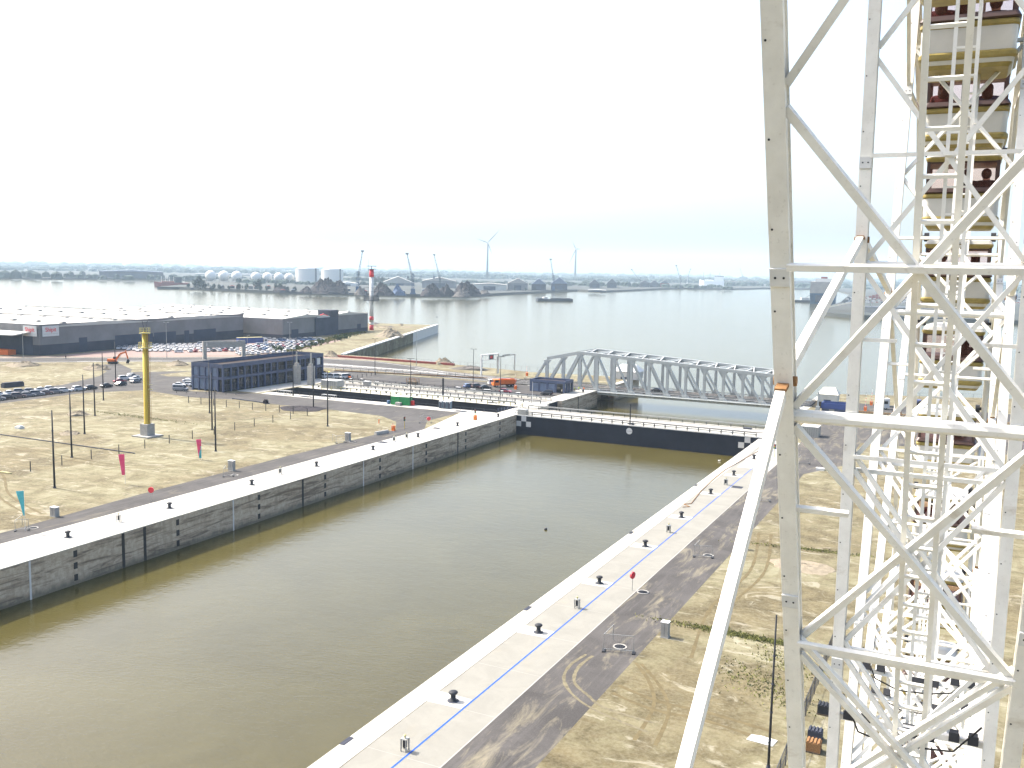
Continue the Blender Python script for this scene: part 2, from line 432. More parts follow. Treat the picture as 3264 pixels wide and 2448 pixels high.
sheet('island_ground', [(-269, 255), (-262, 253), (-254, 258), (-252, 268), (-258, 273), (-268, 270)], 0.010, 'sand')
sheet('head_pavement', [(-204, 235.3), (-204, 240.3), (il(240.3), 240.3), (-117.6, 235.3)], 0.007, 'concrete_white')
sheet('pier_pavement', [(-204.6, 254.8), (-204.6, 263.7), (il(263), 263.7), (il(254), 254.8)], 0.006, 'concrete_white')
sheet('north_head_pavement', [(-204, 274.3), (-204, 279.5), (-122.5, 279.5), (-122.5, 304.5), (il(304), 304.5), (il(274), 274.3)], 0.006, 'concrete_white')
sheet('office_pavement', [(-206, 236), (-206, 275), (-204.9, 279), (-214.8, 279), (-214.8, 236)], 0.006, 'concrete_white')
sheet('yard_road', [(-204, 279.6), (-122.6, 279.6), (-122.6, 304.8), (-152, 304.8), (-225, 304.8), (-225, 290), (-214, 284)], 0.006, 'asphalt')
road = [(-460, 172), (-400, 218), (-365, 246), (-340, 258), (-311, 285), (-289, 297.5), (-262, 309), (-230, 310.5), (-205, 311.5), (-152, 306.5)]
road2 = [(-152, 321.5), (-190, 328.5), (-207, 337), (-236, 346), (-262, 341.5), (-290, 327), (-312, 309), (-342, 284), (-366, 262), (-402, 234), (-470, 184)]
sheet('main_road', road+road2, 0.008, 'asphalt')
sheet('east_main_road', [(-38, 306.5), (300, 306.5), (300, 330), (-38, 324)], 0.008, 'asphalt')
sheet('car_park_ground', [(-358, 283.5), (-345, 288), (-299, 331), (-289, 352), (-318, 436), (-346, 422), (-368, 412), (-362, 330)], 0.006, 'paving_red')
sheet('footpath', [(-470, 186), (-402, 236.4), (-366, 264.4), (-342, 286.4), (-312, 311.5), (-290, 329.6), (-262, 344.2), (-236, 348.6), (-236, 351.6), (-264, 348), (-293, 333), (-316, 314), (-346, 289), (-370, 267), (-406, 239), (-470, 190)], 0.010, 'paving_red')
# painted lines on the main road: edge lines and the hatched area
mk = MB()
def line(p, q, wd, z=0.014):
    p = Vector((p[0], p[1], 0)); q = Vector((q[0], q[1], 0)); d = (q-p).normalized(); n = Vector((-d.y, d.x, 0))*wd/2
    mk.add([(p-n)[:2]+(z,), (q-n)[:2]+(z,), (q+n)[:2]+(z,), (p+n)[:2]+(z,)], [(0, 1, 2, 3)])
E1 = [(-402, 233.0), (-366, 260.6), (-342, 282.4), (-312, 307.2), (-290, 325.2), (-262, 339.6), (-236, 344)]
E2 = [(-400, 219.6), (-365, 247.6), (-340, 260), (-311, 287), (-289, 299.5), (-262, 311), (-230, 312.4), (-205, 313.4), (-153, 308.6)]
E3 = [(-236, 344), (-207, 334.6), (-190, 326.4), (-153, 319.6)]
for E in (E1, E2, E3):
    for a, b_ in zip(E, E[1:]): line(a, b_, 0.45)
for i in range(26):
    t = i/25; x = -250+62*t; y = 321.5+5*t-6*t*t
    line((x, y-1.7+1.1*t), (x+3.4, y+1.7-0.7*t), 0.95)
for a, b_ in (((-250, 319), (-188, 318.5)), ((-250, 325), (-190, 323)), ((-188, 318.5), (-153, 314.2)), ((-205, 329.5), (-153, 315.2)), ((-290, 311), (-252, 320)), ((-330, 270), (-292, 309))): line(a, b_, 0.5)
struct(mk.build('road_marking', 'paint_white'))
# tyre tracks
def track(pts, wd, m, z):
    n = 36; P = []
    for i in range(n+1):
        t = i/n*(len(pts)-1); k = min(int(t), len(pts)-2); f = t-k
        a = Vector(pts[max(k-1, 0)]); b_ = Vector(pts[k]); c = Vector(pts[k+1]); d = Vector(pts[min(k+2, len(pts)-1)])
        P.append(.5*((2*b_)+(c-a)*f+(2*a-5*b_+4*c-d)*f*f+(3*b_-a-3*c+d)*f**3))
    mb = MB(); vs = []
    for i, p in enumerate(P):
        q = (P[min(i+1, n)]-P[max(i-1, 0)]).normalized(); nn = Vector((-q.y, q.x))*wd*.5*(.7+.5*random.random()); vs += [(p.x-nn.x, p.y-nn.y, z), (p.x+nn.x, p.y+nn.y, z)]
    mb.add(vs, [(2*i, 2*i+1, 2*i+3, 2*i+2) for i in range(n)]); struct(mb.build('track_ground', m))
for off in (0, 1.9):
    track([(-35.2+off*.4, 91.5), (-35.6+off*.5, 88), (-34.8+off*.6, 84.5), (-32.4+off*.6, 81.5+off*.4), (-29, 79.5+off*.6), (-24, 78+off)], .35, 'track_sand', .016+off*.001)
    track([(-29.5, 84+off), (-25, 82.5+off), (-20, 82.6+off*.9), (-14, 81.5+off)], .5, 'track_brown', .006+off*.001)
    track([(-29.8+off*.3, 92), (-27+off*.5, 88), (-25+off*.8, 83), (-24.5+off, 76)], .4, 'track_brown', .009+off*.001)
    track([(-29+off, 150), (-26+off, 130), (-27+off, 112), (-25+off, 96)], .45, 'track_brown', .012+off*.001)
    track([(-134, 100+off), (-150, 106+off), (-170, 118+off), (-200, 126+off)], .5, 'track_brown', .006+off*.001)
    track([(-133, 150+off), (-142, 141+off), (-155, 133+off), (-190, 136+off)], .5, 'track_brown', .009+off*.001)
    track([(-135, 196+off), (-150, 190+off), (-175, 186+off), (-215, 186+off), (-246, 180+off)], .6, 'track_brown', .012+off*.001)
    track([(-140, 208-off), (-156, 205-off), (-172, 196-off), (-200, 192-off)], .6, 'track_sand', .015+off*.001)
# quay markings: blue guide lines
bl = MB(); bl.sheet([(-40.62, 40), (-40.9, 236), (-40.76, 236), (-40.44, 40)], 0.022)
struct(bl.build('road_marking_blue', 'blue_line'))
bl = MB(); bl.sheet([(-120.35, 40), (-121.6, 205), (-121.45, 205), (-120.15, 40)], 0.016); struct(bl.build('west_road_marking', 'blue_faint'))
# pale bollard pads let into the right quay slab, dark joint along its inner edge
RB = [36.3, 55.7, 75.1, 94.7, 114.1, 133.4, 152.8, 172.4, 191.2, 210.8, 227.1]
pd = MB()
for y in RB: pd.sheet([(-44.45, y-1.2), (-40.75, y-1.1), (-40.75, y+1.1), (-44.45, y+1.2)], 0.016)
struct(pd.build('bollard_pavement', 'concrete_white'))
pd = MB(); pd.sheet([(-44.36, 40), (-44.95, 237), (-44.88, 237), (-44.28, 40)], 0.018)
pd.sheet([(-37.18, 40), (-37.18, 236), (-37.04, 236), (-37.04, 40)], 0.018)
for y in range(44, 236, 10): pd.sheet([(-44.3, y), (-37.2, y), (-37.2, y+.05), (-44.3, y+.05)], 0.013)
struct(pd.build('pavement_joint', 'roof_grey'))

# ============================================================ LOCK WALLS
def lock_wall(label, sgn, segs, XF, niches, joints, coping):
    t = thing('lock_wall', label, 'lock wall', (0, 0, 0))
    a = MB(); cp = MB()
    for y0, y1 in segs:
        n = 2.2*sgn
        a.prism([(XF(y0), y0), (XF(y1), y1), (XF(y1)+n, y1), (XF(y0)+n, y0)], -12, -0.10)
        e = -0.06*sgn
        ys = [y0+(y1-y0)*i/max(1, round((y1-y0)/26)) for i in range(max(1, round((y1-y0)/26))+1)]
        cp.prism([(XF(y0)+e, y0), (XF(y1)+e, y1), (XF(y1)+n, y1), (XF(y0)+n, y0)], -0.10, 0.03)
    a.build('wall', 'lock_concrete', t)
    cp.build('coping', coping, t)
    st = MB()
    for y0, y1 in segs:
        e = 0.02*sgn; st.prism([(XF(y0)+.10*sgn, y0), (XF(y1)+.10*sgn, y1), (XF(y1)+.16*sgn, y1), (XF(y0)+.16*sgn, y0)], 0.031, 0.036)
    st.build('edge_strip', 'roof_grey', t)
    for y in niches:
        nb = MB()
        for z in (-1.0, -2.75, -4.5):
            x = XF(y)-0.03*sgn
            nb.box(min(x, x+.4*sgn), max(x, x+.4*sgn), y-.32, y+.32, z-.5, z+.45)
        nb.build('niche_shade', 'niche_shade_joint', t)  # dark raised blocks paint in the shade of hollow niches
    for k, y in enumerate(joints):
        x = XF(y)-0.05*sgn; j = MB(); wd = 0.14 if k % 2 else 0.26
        j.box(min(x, x+.2*sgn), max(x, x+.2*sgn), y-wd, y+wd, -9, -0.14)
        j.build('joint_strip', 'white_plain' if k % 2 else 'niche_shade_joint', t)
    return t
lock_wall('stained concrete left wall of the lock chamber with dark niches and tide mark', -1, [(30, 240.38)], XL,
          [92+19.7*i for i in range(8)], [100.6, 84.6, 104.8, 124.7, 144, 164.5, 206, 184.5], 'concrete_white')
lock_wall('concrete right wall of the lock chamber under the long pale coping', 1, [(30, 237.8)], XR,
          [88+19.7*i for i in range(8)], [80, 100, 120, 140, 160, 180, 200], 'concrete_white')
sx = MB(); sx.sheet([(XR(118)+.15, 118), (XR(195)+.15, 195), (XR(195)+2.2, 195), (XR(118)+2.2, 118)], 0.038)
struct(sx.build('sand_ground', 'concrete_sandy'))
sx = MB(); sx.sheet([(XL(95)-.3, 95), (XL(155)-.3, 155), (XL(155)-1.6, 155), (XL(95)-1.6, 95)], 0.038)
struct(sx.build('west_sand_ground', 'concrete_sandy'))
# ladder head grates in the right coping
for i, y in enumerate((64.0, 101.0, 139.5, 178.0)):
    b = MB(); x = XR(y)
    b.box(x-.09, x+.42, y-.75, y+.75, 0.032, 0.05)
    for k in range(7): b.box(x-.09, x+.42, y-.7+k*.22, y-.62+k*.22, 0.05, 0.075)
    tag(b.build('ladder_grate', 'facade_low'), 'dark grate let into the edge of the right quay coping, %s from the camera' % ORD[i], 'grate', 'ladder grates on the right quay edge')
lock_wall('concrete pier wall between the two gate slots on the left side', -1, [(254.6, 263.8)], XL, [], [], 'concrete_white')
lock_wall('concrete wall beyond the gate slots below the dark guard building', -1, [(274, 305.8)], XL, [], [288], 'concrete_white')
lock_wall('concrete wall on the left bank beyond the bridge', -1, [(323, 352)], XL, [], [], 'concrete_white')
lock_wall('concrete wall on the right bank between gate and bridge', 1, [(256, 305.5)], XR, [], [], 'concrete_white')
lock_wall('concrete wall on the right bank beyond the bridge', 1, [(323, 342)], XR, [], [], 'concrete_white')
# dark faces of the gate slots
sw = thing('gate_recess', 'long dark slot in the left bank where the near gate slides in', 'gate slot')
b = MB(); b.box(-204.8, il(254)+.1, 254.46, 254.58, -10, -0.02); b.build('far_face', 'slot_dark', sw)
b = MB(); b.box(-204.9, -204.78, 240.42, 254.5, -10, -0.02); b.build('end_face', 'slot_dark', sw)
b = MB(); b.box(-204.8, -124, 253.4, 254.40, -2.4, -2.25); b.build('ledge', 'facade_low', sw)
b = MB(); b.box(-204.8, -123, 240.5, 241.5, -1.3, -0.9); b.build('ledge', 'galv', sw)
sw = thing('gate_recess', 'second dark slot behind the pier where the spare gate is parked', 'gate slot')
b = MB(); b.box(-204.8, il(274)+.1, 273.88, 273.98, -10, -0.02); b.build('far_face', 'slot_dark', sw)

# ============================================================ LOCK GATES
def rail_run(x0, x1, y, z, step, name, parent, post_h=1.0, m='dark_steel', thick=.10, top='dark_steel', topw=.13):
    "posts as parts, the rails one part"
    n = max(2, int(round(abs(x1-x0)/step)))
    for i in range(n+1):
        x = x0+(x1-x0)*i/n
        MB().box(-thick, thick, -thick, thick, 0, post_h).build(name+'_post', m, parent, (x, y, z))
    r = MB(); r.box(x0, x1, y-topw/2, y+topw/2, z+post_h, z+post_h+topw); r.box(x0, x1, y-.03, y+.03, z+post_h*.5, z+post_h*.5+.06)
    r.build(name, top, parent)
def gate(label, x0, x1, yf, yb, marks):
    t = thing('lock_gate', label, 'lock gate', (0, 0, 0), 0)
    b = MB(); b.box(x0, x1, yf, yb, -10, -0.22); b.build('hull', 'black_hull', t)
    b = MB(); b.box(x0, x1, yf-.12, yb+.12, -0.22, 0.0); b.build('deck', 'concrete_white', t)
    b = MB(); b.box(x0, x1, yf-.16, yf-.125, -0.24, 0.012); b.build('deck_edge', 'white_plain', t)
    xr = x1-6 if marks else x1-2
    rail_run(x0+(8 if marks else 2), xr, yf+.35, 0, 2.95, 'front_rail', t, 0.85)
    rail_run(x0+4, x1-2, yb-.6, 0, 3.4, 'back_rail', t, 0.75, 'dark_steel', .09, 'galv', .34)
    b = MB(); b.box(x0+5, x1-3, yf+1.5, yf+1.9, 0.3, .42)
    for i in range(26): b.box(x0+5+i*2.95, x0+5.2+i*2.95, yf+1.6, yf+1.8, 0, .3)
    b.build('cable_tray', 'galv', t)
    b = MB(); b.box(x0+3, x1-2, (yf+yb)/2-.5, (yf+yb)/2+.5, 0.001, .22); b.box(x0+3, x1-2, yb-2.2, yb-1.6, 0.001, .16); b.build('cable_duct', 'roof_grey', t)
    if marks:
        for xa, za in ((-115.7, -.3), (-112.65, -.3), (-114.25, -1.75), (-111.15, -1.75)):
            pass
        q = 1.48
        def chk(x, z): 
            c = MB(); c.box(x, x+q, yf-.02, yf+.05, z-q, z); c.build('white_square', 'white_plain', t)
        chk(-114.2, -.26); chk(-115.72, -.26-q); chk(-112.7, -.26-q)
        chk(-51.3, -.26); chk(-52.85, -.26-q); chk(-49.75, -.26-q)
        d = MB(); d.cyl((-82.1, yf+.05, -1.65), (-82.1, yf-.03, -1.65), .86, n=24); d.build('draught_disc', 'white_plain', t)
        d = MB(); d.box(-82.9, -81.3, yf-.05, yf-.031, -1.69, -1.62); d.build('disc_line', 'facade_low', t)
        c = MB(); c.box(-115.6, -112.9, yf+.2, yf+2.0, 0, 1.5); c.build('control_box', 'galv', t)
        c = MB(); c.box(-118, -114.4, yf+3.2, yf+6.8, 0.01, .09); c.build('steel_plate', 'steel_grey', t)
        c = MB(); c.cyl((-82.2, yf+.7, 0), (-82.2, yf+.7, 5.6), .17, .15, 10); c.build('mast', 'dark_steel', t)
        c = MB(); c.box(-83.0, -81.4, yf+1.0, yf+2.0, 0, .28); c.build('hatch', 'facade_low', t)
        c = MB(); c.box(-54, -52, yb-3, yb-1.6, 0.01, .35); c.build('hatch', 'facade_low', t)
    return t
gate('black steel lock gate closed across the chamber with white checkers and a round disc', -122, -42.5, 240.55, 253.9, True)
gate('spare lock gate parked in its slot on the left bank with pale railed deck', -202.5, -117.3, 264.4, 273.4, False)

# ============================================================ RAILINGS AND SMALL STEEL ON THE LOCK HEAD
def fence(label, x0, y0, x1, y1, h, step, m='galv', th=.05, wires=3, group=None, cat='railing', name='railing', postm=None, mesh=None, wireth=.02):
    L = math.hypot(x1-x0, y1-y0); rz = math.atan2(y1-y0, x1-x0); n = max(1, int(round(L/step)))
    t = thing(name, label, cat, (x0, y0, 0), rz, group)
    for i in range(n+1): MB().box(-th/2, th/2, -th/2, th/2, 0, h).build('post', postm or m, t, (L*i/n, 0, 0))
    r = MB()
    for k in range(wires):
        z = h*(k+1)/wires-.03; r.box(0, L, -wireth, wireth, z, z+wireth*2)
    r.build('rail', m, t)
    if mesh:
        r = MB(); k = 0.0
        while k < L: r.box(k, k+.012, -.006, .006, .05, h); k += mesh
        r.build('mesh_wires', m, t)
    return t
fence('pale railing along the pier edge above the dark near slot', -199, 255.2, -121, 255.2, 1.15, 4.0, 'yellow_pale', .2, 2, wireth=.035)
fence('low railing along the slot edge beside the white strip with green container', -200, 240.0, -122, 240.0, .8, 4.0, 'dark_steel', .14, 1, wireth=.05)
fence('dark railing along the far side of the spare gate slot', -200, 274.9, -122, 274.9, 1.1, 3.2, 'dark_steel', .18, 2, wireth=.06)
fence('dark railing with kickboard between pale strip and asphalt yard', -203, 280.0, -140, 280.0, .9, 2.6, 'dark_steel', .18, 2, wireth=.06)
fence('short slanting dark blue railing at the mouth of the near slot', -122.4, 242.0, -120.0, 253.8, 1.1, 1.6, 'blue_steel', .1, 3)
fence('white and dark railing before the blue office at the slot end', -204.6, 240.6, -196, 240.2, 1.1, 2.8, 'galv', .12, 2)
fence('dark post fence on the pale strip near the grey shelters', -204, 270.5, -204, 300, 1.3, 3.0, 'dark_steel', .14, 1)
tr = thing('stair_trestle', 'low steel trestle standing on the pale strip near the slot end, nearer the office', 'trestle', (-196, 237.8, 0))
def trestle(t):
    b = MB()
    for x in (-2.4, 0, 2.4):
        for y in (-.5, .5): b.box(x-.05, x+.05, y-.05, y+.05, 0, 1.2)
    b.build('frame', 'galv', t)
    b = MB(); b.box(-2.6, 2.6, -.6, .6, 1.2, 1.28); b.beam((-2.4, -.5, 0.1), (0, -.5, 1.2), .06); b.beam((0, -.5, 0.1), (2.4, -.5, 1.2), .06); b.build('top', 'galv', t)
trestle(tr)
dup(tr, (-178.8, 237.6, 0), 0, 'low steel trestle on the pale strip between the office and the green container')
# ============================================================ RIGHT / LEFT QUAY BOLLARDS
def bollard0():
    t = thing('mooring_bollard', '', 'bollard', group='mooring bollards along the lock')
    b = MB(); b.lathe([(.36, 0), (.36, .06), (.24, .1), (.215, .5), (.24, .62), (.37, .70), (.40, .78), (.36, .86), (.2, .93), (.05, .95)], 18); b.build('post', 'dark_steel', t, smooth=True)
    b = MB(); b.lathe([(.5, 0.0), (.5, .035), (.36, .04)], 18); b.build('base_plate', 'facade_low', t)
    return t
B0 = bollard0(); B0.scale = (1.12, 1.12, 1.08); first = True
for i, y in enumerate(RB[2:]):
    lab = 'black mushroom mooring bollard on the right quay beside the blue line, %s from the camera' % ORD[i]
    loc = (-42.2-.0035*(y-75), y, 0.016)
    if first: B0.location = loc; B0['label'] = lab; first = False
    else: dup(B0, loc, 0, lab)
for i, (x, y) in enumerate(((-119.1, 94.8), (-119.3, 114.8), (-119.4, 135), (-119.6, 154.6), (-119.9, 175.3), (-120.1, 194.7), (-120.1, 214.2), (-118.0, 233.5))):
    dup(B0, (x, y, 0.01), 0, 'black mushroom mooring bollard on the left quay, %s from the left edge of the photo' % ORD[i])
dup(B0, (-118.4, 297.5, 0.01), 0, 'black mooring bollard on the pale quay corner beside the guard building')
def stand0():
    t = thing('signal_stand', '', 'lamp stand', group='framed signal stands along the lock')
    b = MB()
    for x in (-.24, .24):
        for y in (-.24, .24): b.box(x-.045, x+.045, y-.045, y+.045, 0, 1.05)
    b.box(-.30, .30, -.30, .30, 1.05, 1.13); b.build('frame', 'galv', t)
    b = MB(); b.box(-.14, .14, -.14, .14, .3, .98); b.build('box', 'dark_steel', t)
    b = MB(); b.lathe([(.05, 1.13), (.05, 1.25), (.1, 1.28), (.13, 1.38), (.06, 1.45)], 10); b.build('lamp', 'yellow_pale', t)
    return t
S0 = stand0()
for i, y in enumerate((65, 104.1, 142.8, 181.5, 215.9)):
    lab = 'framed signal stand on the right quay blue line, %s from the camera' % ORD[i]
    loc = (-41.15-.0065*(y-65), y, 0.016)
    if i == 0: S0.location = loc; S0['label'] = lab
    else: dup(S0, loc, 0, lab)
for i, (x, y) in enumerate(((-119.6, 104.6), (-121, 145), (-121.6, 186.5), (-121.3, 191.5))):
    dup(S0, (x, y, 0.01), .4, 'grey framed signal stand on the left quay, %s from the left edge of the photo' % ORD[i])
# floor hatches on the quays
for i, (x, y, w_, d_, lab) in enumerate(((-39.7, 204.7, 2.0, 1.6, 'dark floor grating on the right quay nearest the gate'), (-39.45, 180.6, 2.0, 1.8, 'dark floor grating on the right quay level with a signal stand'),
      (-132, 237.2, 3.8, 2.2, 'dark floor grating on the white strip beside the near slot, close to the toilets'), (-187, 237.4, 5, 2, 'dark floor plate on the white strip under the near lamp posts'), (-132.3, 258.1, 3.6, 2.4, 'dark floor plate on the pier between the slots'),
      (-122.9, 208.2, 2.2, 1.8, 'dark floor grating on the left quay near the red disc sign'), (-123.3, 184.3, 2.2, 1.8, 'dark floor grating on the left quay near two signal stands'))):
    b = MB(); b.box(-w_/2, w_/2, -d_/2, d_/2, 0, .012)
    for k in range(9): b.box(-w_/2+.06, w_/2-.06, -d_/2+.06+k*(d_-.18)/8, -d_/2+.12+k*(d_-.18)/8, .012, .03)
    tag(b.build('floor_grate', 'facade_low', None, (x, y, .016)), lab, 'grate')

# pipes, valves and boxes on the strips between the slots
pp = thing('pipe_run', 'long pale pipe on short dark supports along the pier strip', 'pipe', (-199, 258.6, 0))
b = MB(); b.cyl((0, 0, .7), (74, 0, .7), .24, n=10); b.build('pipe', 'galv', pp, None, True)
for k in range(20): MB().box(k*3.9-.12, k*3.9+.12, -.3, .3, 0, .55).build('support', 'dark_steel', pp)
pq = dup(pp, (-199, 276.6, 0), 0, 'long pale pipe on short dark supports behind the spare gate')
rnd = random.Random(77)
for i in range(14):
    x = -200+i*5.6+rnd.uniform(-1, 1); y = 277.6+rnd.uniform(-.6, 1.2)
    t = thing('valve_box', 'small grey valve box on the strip behind the spare gate, %s from the left' % ORD[i], 'box', (x, y, 0.006), rnd.uniform(-.2, .2), 'valve boxes behind the spare gate')
    h = rnd.uniform(.5, 1.3); w_ = rnd.uniform(.4, 1.1)
    MB().box(-w_, w_, -.4, .4, .08, h).build('body', rnd.choice(['galv', 'facade_low', 'scrap', 'dark_steel']), t); MB().box(-w_-.05, w_+.05, -.45, .45, h, h+.07).build('lid', rnd.choice(['white_plain', 'facade_low']), t); MB().box(-w_-.08, w_+.08, -.48, .48, 0, .08).build('base', 'concrete', t)
t = thing('site_cage', 'brown mesh cage on the asphalt behind the spare gate', 'cage', (-177.4, 283.8, 0))
b = MB(); [b.box(x-.07, x+.07, y-.07, y+.07, 0, 2.2) for x in (-2, 0, 2) for y in (-1, 1)]; [b.box(-2, 2, y-.05, y+.05, z, z+.08) for y in (-1, 1) for z in (.5, 1.1, 1.7, 2.1)]; b.build('frame', 'rust', t); MB().box(-1.7, 1.7, -.8, .8, 0.02, 1.1).build('load', 'dirt_pile', t)

# ============================================================ TRUSS BRIDGE
br = thing('truss_bridge', 'grey steel truss bascule bridge spanning the lock behind the gate', 'bridge', (-123.3, 306.5, 0))
YN, YF2 = 0.0, 15.0
PX = 6.28; N0, N1 = -2, 11
def ztop(i):
    if i <= 0: return 13.1+ i*1.35
    return 13.1-0.352*i
TC = 1.05
for y in (YN, YF2):
    X = lambda i: i*PX
    tc = MB()
    tc.beam((X(-2), y, ztop(-2)-.5), (0, y, ztop(0)-.5), .9, TC); tc.beam((0, y, ztop(0)-.5), (X(N1), y, ztop(N1)-.5), .9, TC)
    tc.build('top_chord', 'steel_grey', br)
    bc = MB(); bc.box(-20, X(N1)+6.9, y-.45, y+.45, -1.35, -0.1); bc.box(-20, X(N1)+6.9, y-.6, y+.6, -1.42, -1.35)
    bc.build('bottom_chord', 'steel_grey', br)
    for i in range(N0, N1+1):
        m_ = MB(); wd = 1.05 if i <= 2 else .82
        m_.box(X(i)-wd/2, X(i)+wd/2, y-.38, y+.38, -.1, ztop(i)-1.0); 
        m_.add([(X(i)-1.5, y-.3, ztop(i)-1.0), (X(i)+1.5, y-.3, ztop(i)-1.0), (X(i)+.4, y-.3, ztop(i)-2.3), (X(i)-.4, y-.3, ztop(i)-2.3),
                (X(i)-1.5, y+.3, ztop(i)-1.0), (X(i)+1.5, y+.3, ztop(i)-1.0), (X(i)+.4, y+.3, ztop(i)-2.3), (X(i)-.4, y+.3, ztop(i)-2.3)],
               [(0, 3, 2, 1), (4, 5, 6, 7), (1, 2, 6, 5), (3, 0, 4, 7), (2, 3, 7, 6), (0, 1, 5, 4)])
        m_.add([(X(i)-1.3, y-.34, -.1), (X(i)+1.3, y-.34, -.1), (X(i)+.5, y-.34, .8), (X(i)-.5, y-.34, .8),
                (X(i)-1.3, y+.34, -.1), (X(i)+1.3, y+.34, -.1), (X(i)+.5, y+.34, .8), (X(i)-.5, y+.34, .8)],
               [(0, 1, 2, 3), (4, 7, 6, 5), (1, 5, 6, 2), (3, 7, 4, 0), (2, 6, 7, 3), (0, 4, 5, 1)])
        m_.build('vertical', 'steel_grey', br)
        if i < 0 or i == 0:
            d = MB(); p = (X(i)-.2, y, ztop(i)-1.2); q = (X(i-1)+.3, y, -.1)
            d.beam(p, q, .7, 1.15 if i > -2 else .9, (0, 1, 0)); d.build('diagonal', 'steel_grey', br)
        if 0 <= i < N1:
            d = MB(); d.beam((X(i)+.2, y, ztop(i)-1.2), (X(i+1)-.35, y, -.1), .6, .72, (0, 1, 0)); d.build('diagonal', 'steel_grey', br)
for i in range(0, N1+1):
    lb = MB(); lb.box(i*PX-.3, i*PX+.3, .45, 14.55, ztop(i)-.95, ztop(i)-.35); 
    lb.add([(i*PX-.28, .45, ztop(i)-1.0), (i*PX-.28, 2.4, ztop(i)-1.0), (i*PX-.28, .45, ztop(i)-2.6), (i*PX+.28, .45, ztop(i)-1.0), (i*PX+.28, 2.4, ztop(i)-1.0), (i*PX+.28, .45, ztop(i)-2.6)],
           [(0, 1, 2), (3, 5, 4), (1, 4, 5, 2), (0, 2, 5, 3), (0, 3, 4, 1)])
    lb.add([(i*PX-.28, 14.55, ztop(i)-1.0), (i*PX-.28, 12.6, ztop(i)-1.0), (i*PX-.28, 14.55, ztop(i)-2.6), (i*PX+.28, 14.55, ztop(i)-1.0), (i*PX+.28, 12.6, ztop(i)-1.0), (i*PX+.28, 14.55, ztop(i)-2.6)],
           [(0, 2, 1), (3, 4, 5), (1, 2, 5, 4), (0, 3, 5, 2), (0, 1, 4, 3)])
    lb.build('cross_frame', 'steel_grey', br)
    if i < N1:
        zz = (ztop(i)+ztop(i+1))/2-.28
        b = MB(); xm = i*PX+PX/2
        b.beam((i*PX+.3, 14.6, ztop(i)-.28), (xm, 0.5, zz), .26, .22); b.beam(((i+1)*PX-.3, 14.6, ztop(i+1)-.28), (xm, .5, zz), .26, .22)
        b.build('wind_brace', 'white_plain', br)
dk = MB(); dk.box(-28, N1*PX+8.3, 1.0, 14.0, -.55, 0.02); dk.build('deck', 'asphalt', br)
dk = MB()
for y in (2.2, 5.6, 9.2, 12.8): dk.box(-28, N1*PX+8.3, y-.08, y+.08, .0245, .03)
dk.build('lane_line', 'paint_white', br)
wk = MB(); wk.box(-9, N1*PX+6.9, -2.1, -.62, -.5, -.36)
for i in range(0, 2*N1+4): wk.box(i*PX/2-8, i*PX/2-7.8, -2.0, -.5, -.8, -.5)
wk.build('walkway', 'steel_grey', br)
rl = MB(); rl.box(-9, N1*PX+6.9, -2.12, -2.02, .62, .72); rl.box(-9, N1*PX+6.9, -2.1, -2.06, .1, .15)
for i in range(0, 2*N1+4): rl.box(i*PX/2-8, i*PX/2-7.92, -2.11, -2.03, -.36, .62)
rl.build('handrail', 'white_plain', br)
for y in (1.4, 13.7):
    rl = MB(); rl.box(-28, N1*PX+8.3, y-.06, y+.06, .55, .75); rl.box(-28, N1*PX+8.3, y-.04, y+.04, .3, .38)
    for i in range(0, 44): rl.box(i*2.4-28, i*2.4-27.9, y-.05, y+.05, 0.02, .6)
    rl.build('crash_barrier', 'galv', br)
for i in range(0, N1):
    p = MB(); p.box(i*PX+1.6, i*PX+PX-1.6, -.47, -.45, -.72, -.36); p.build('bright_web_panel', 'white_plain', br)  # white panel painted for light seen through the chord web
pier = thing('bridge_abutment', 'dark concrete abutment under the left end of the truss bridge', 'abutment')
b = MB(); b.box(-152, -121.5, 304.9, 323.1, -11, -1.6); b.build('block', 'lock_concrete', pier)
b = MB(); b.box(-152, -143.5, 307.2, 320.8, -1.59, -.6); b.build('road_slab', 'concrete', pier)

# ============================================================ BUILDINGS ON THE LOCK HEAD
of = thing('lock_office', 'blue grey two storey office with dark window bays and brown flat roof', 'office building', (-215.2, 230.6, 0))
L_, D_, H_ = 52.0, 13.4, 8.7
b = MB(); b.box(-D_+.5, -.5, .5, L_-.5, 0.05, H_-1.0); b.build('core', 'dark_glass', of)
b = MB(); b.box(-D_+.3, -.3, .3, L_-.3, H_-1.0, H_-.85); b.build('roof', 'roof_brown', of)
b = MB()
for x0, x1, y0, y1 in ((-D_, 0, 0, .32), (-D_, 0, L_-.32, L_), (-D_, -D_+.32, .32, L_-.32), (-.32, 0, .32, L_-.32)): b.box(x0, x1, y0, y1, H_-1.0, H_+.25)
b.build('parapet', 'blue_steel', of)
b = MB()
for x0, x1, y0, y1 in ((-D_-.03, .03, -.03, .40), (-D_-.03, -D_+.4, .4, L_-.4), (-.4, .03, .4, L_+.03), (-D_, -.4, L_-.4, L_+.03)): b.box(x0, x1, y0, y1, H_+.25, H_+.33)
b.build('coping', 'facade_low', of)
b = MB(); b.box(-D_+.02, -.02, .02, .5, 4.0, 4.75); b.box(-.5, -.02, .5, L_-.1, 4.0, 4.75); b.build('floor_band', 'blue_steel', of)
ys = [0.0, 3.5]+[3.5+3.25*k for k in range(1, 8)]+[30.8, 35.4, 38.4, 41.4, 44.4, 47.6, L_-.6]
for y in ys: MB().box(-.5, .0, y, y+.6, 0, H_-1.0).build('pilaster', 'blue_steel', of)
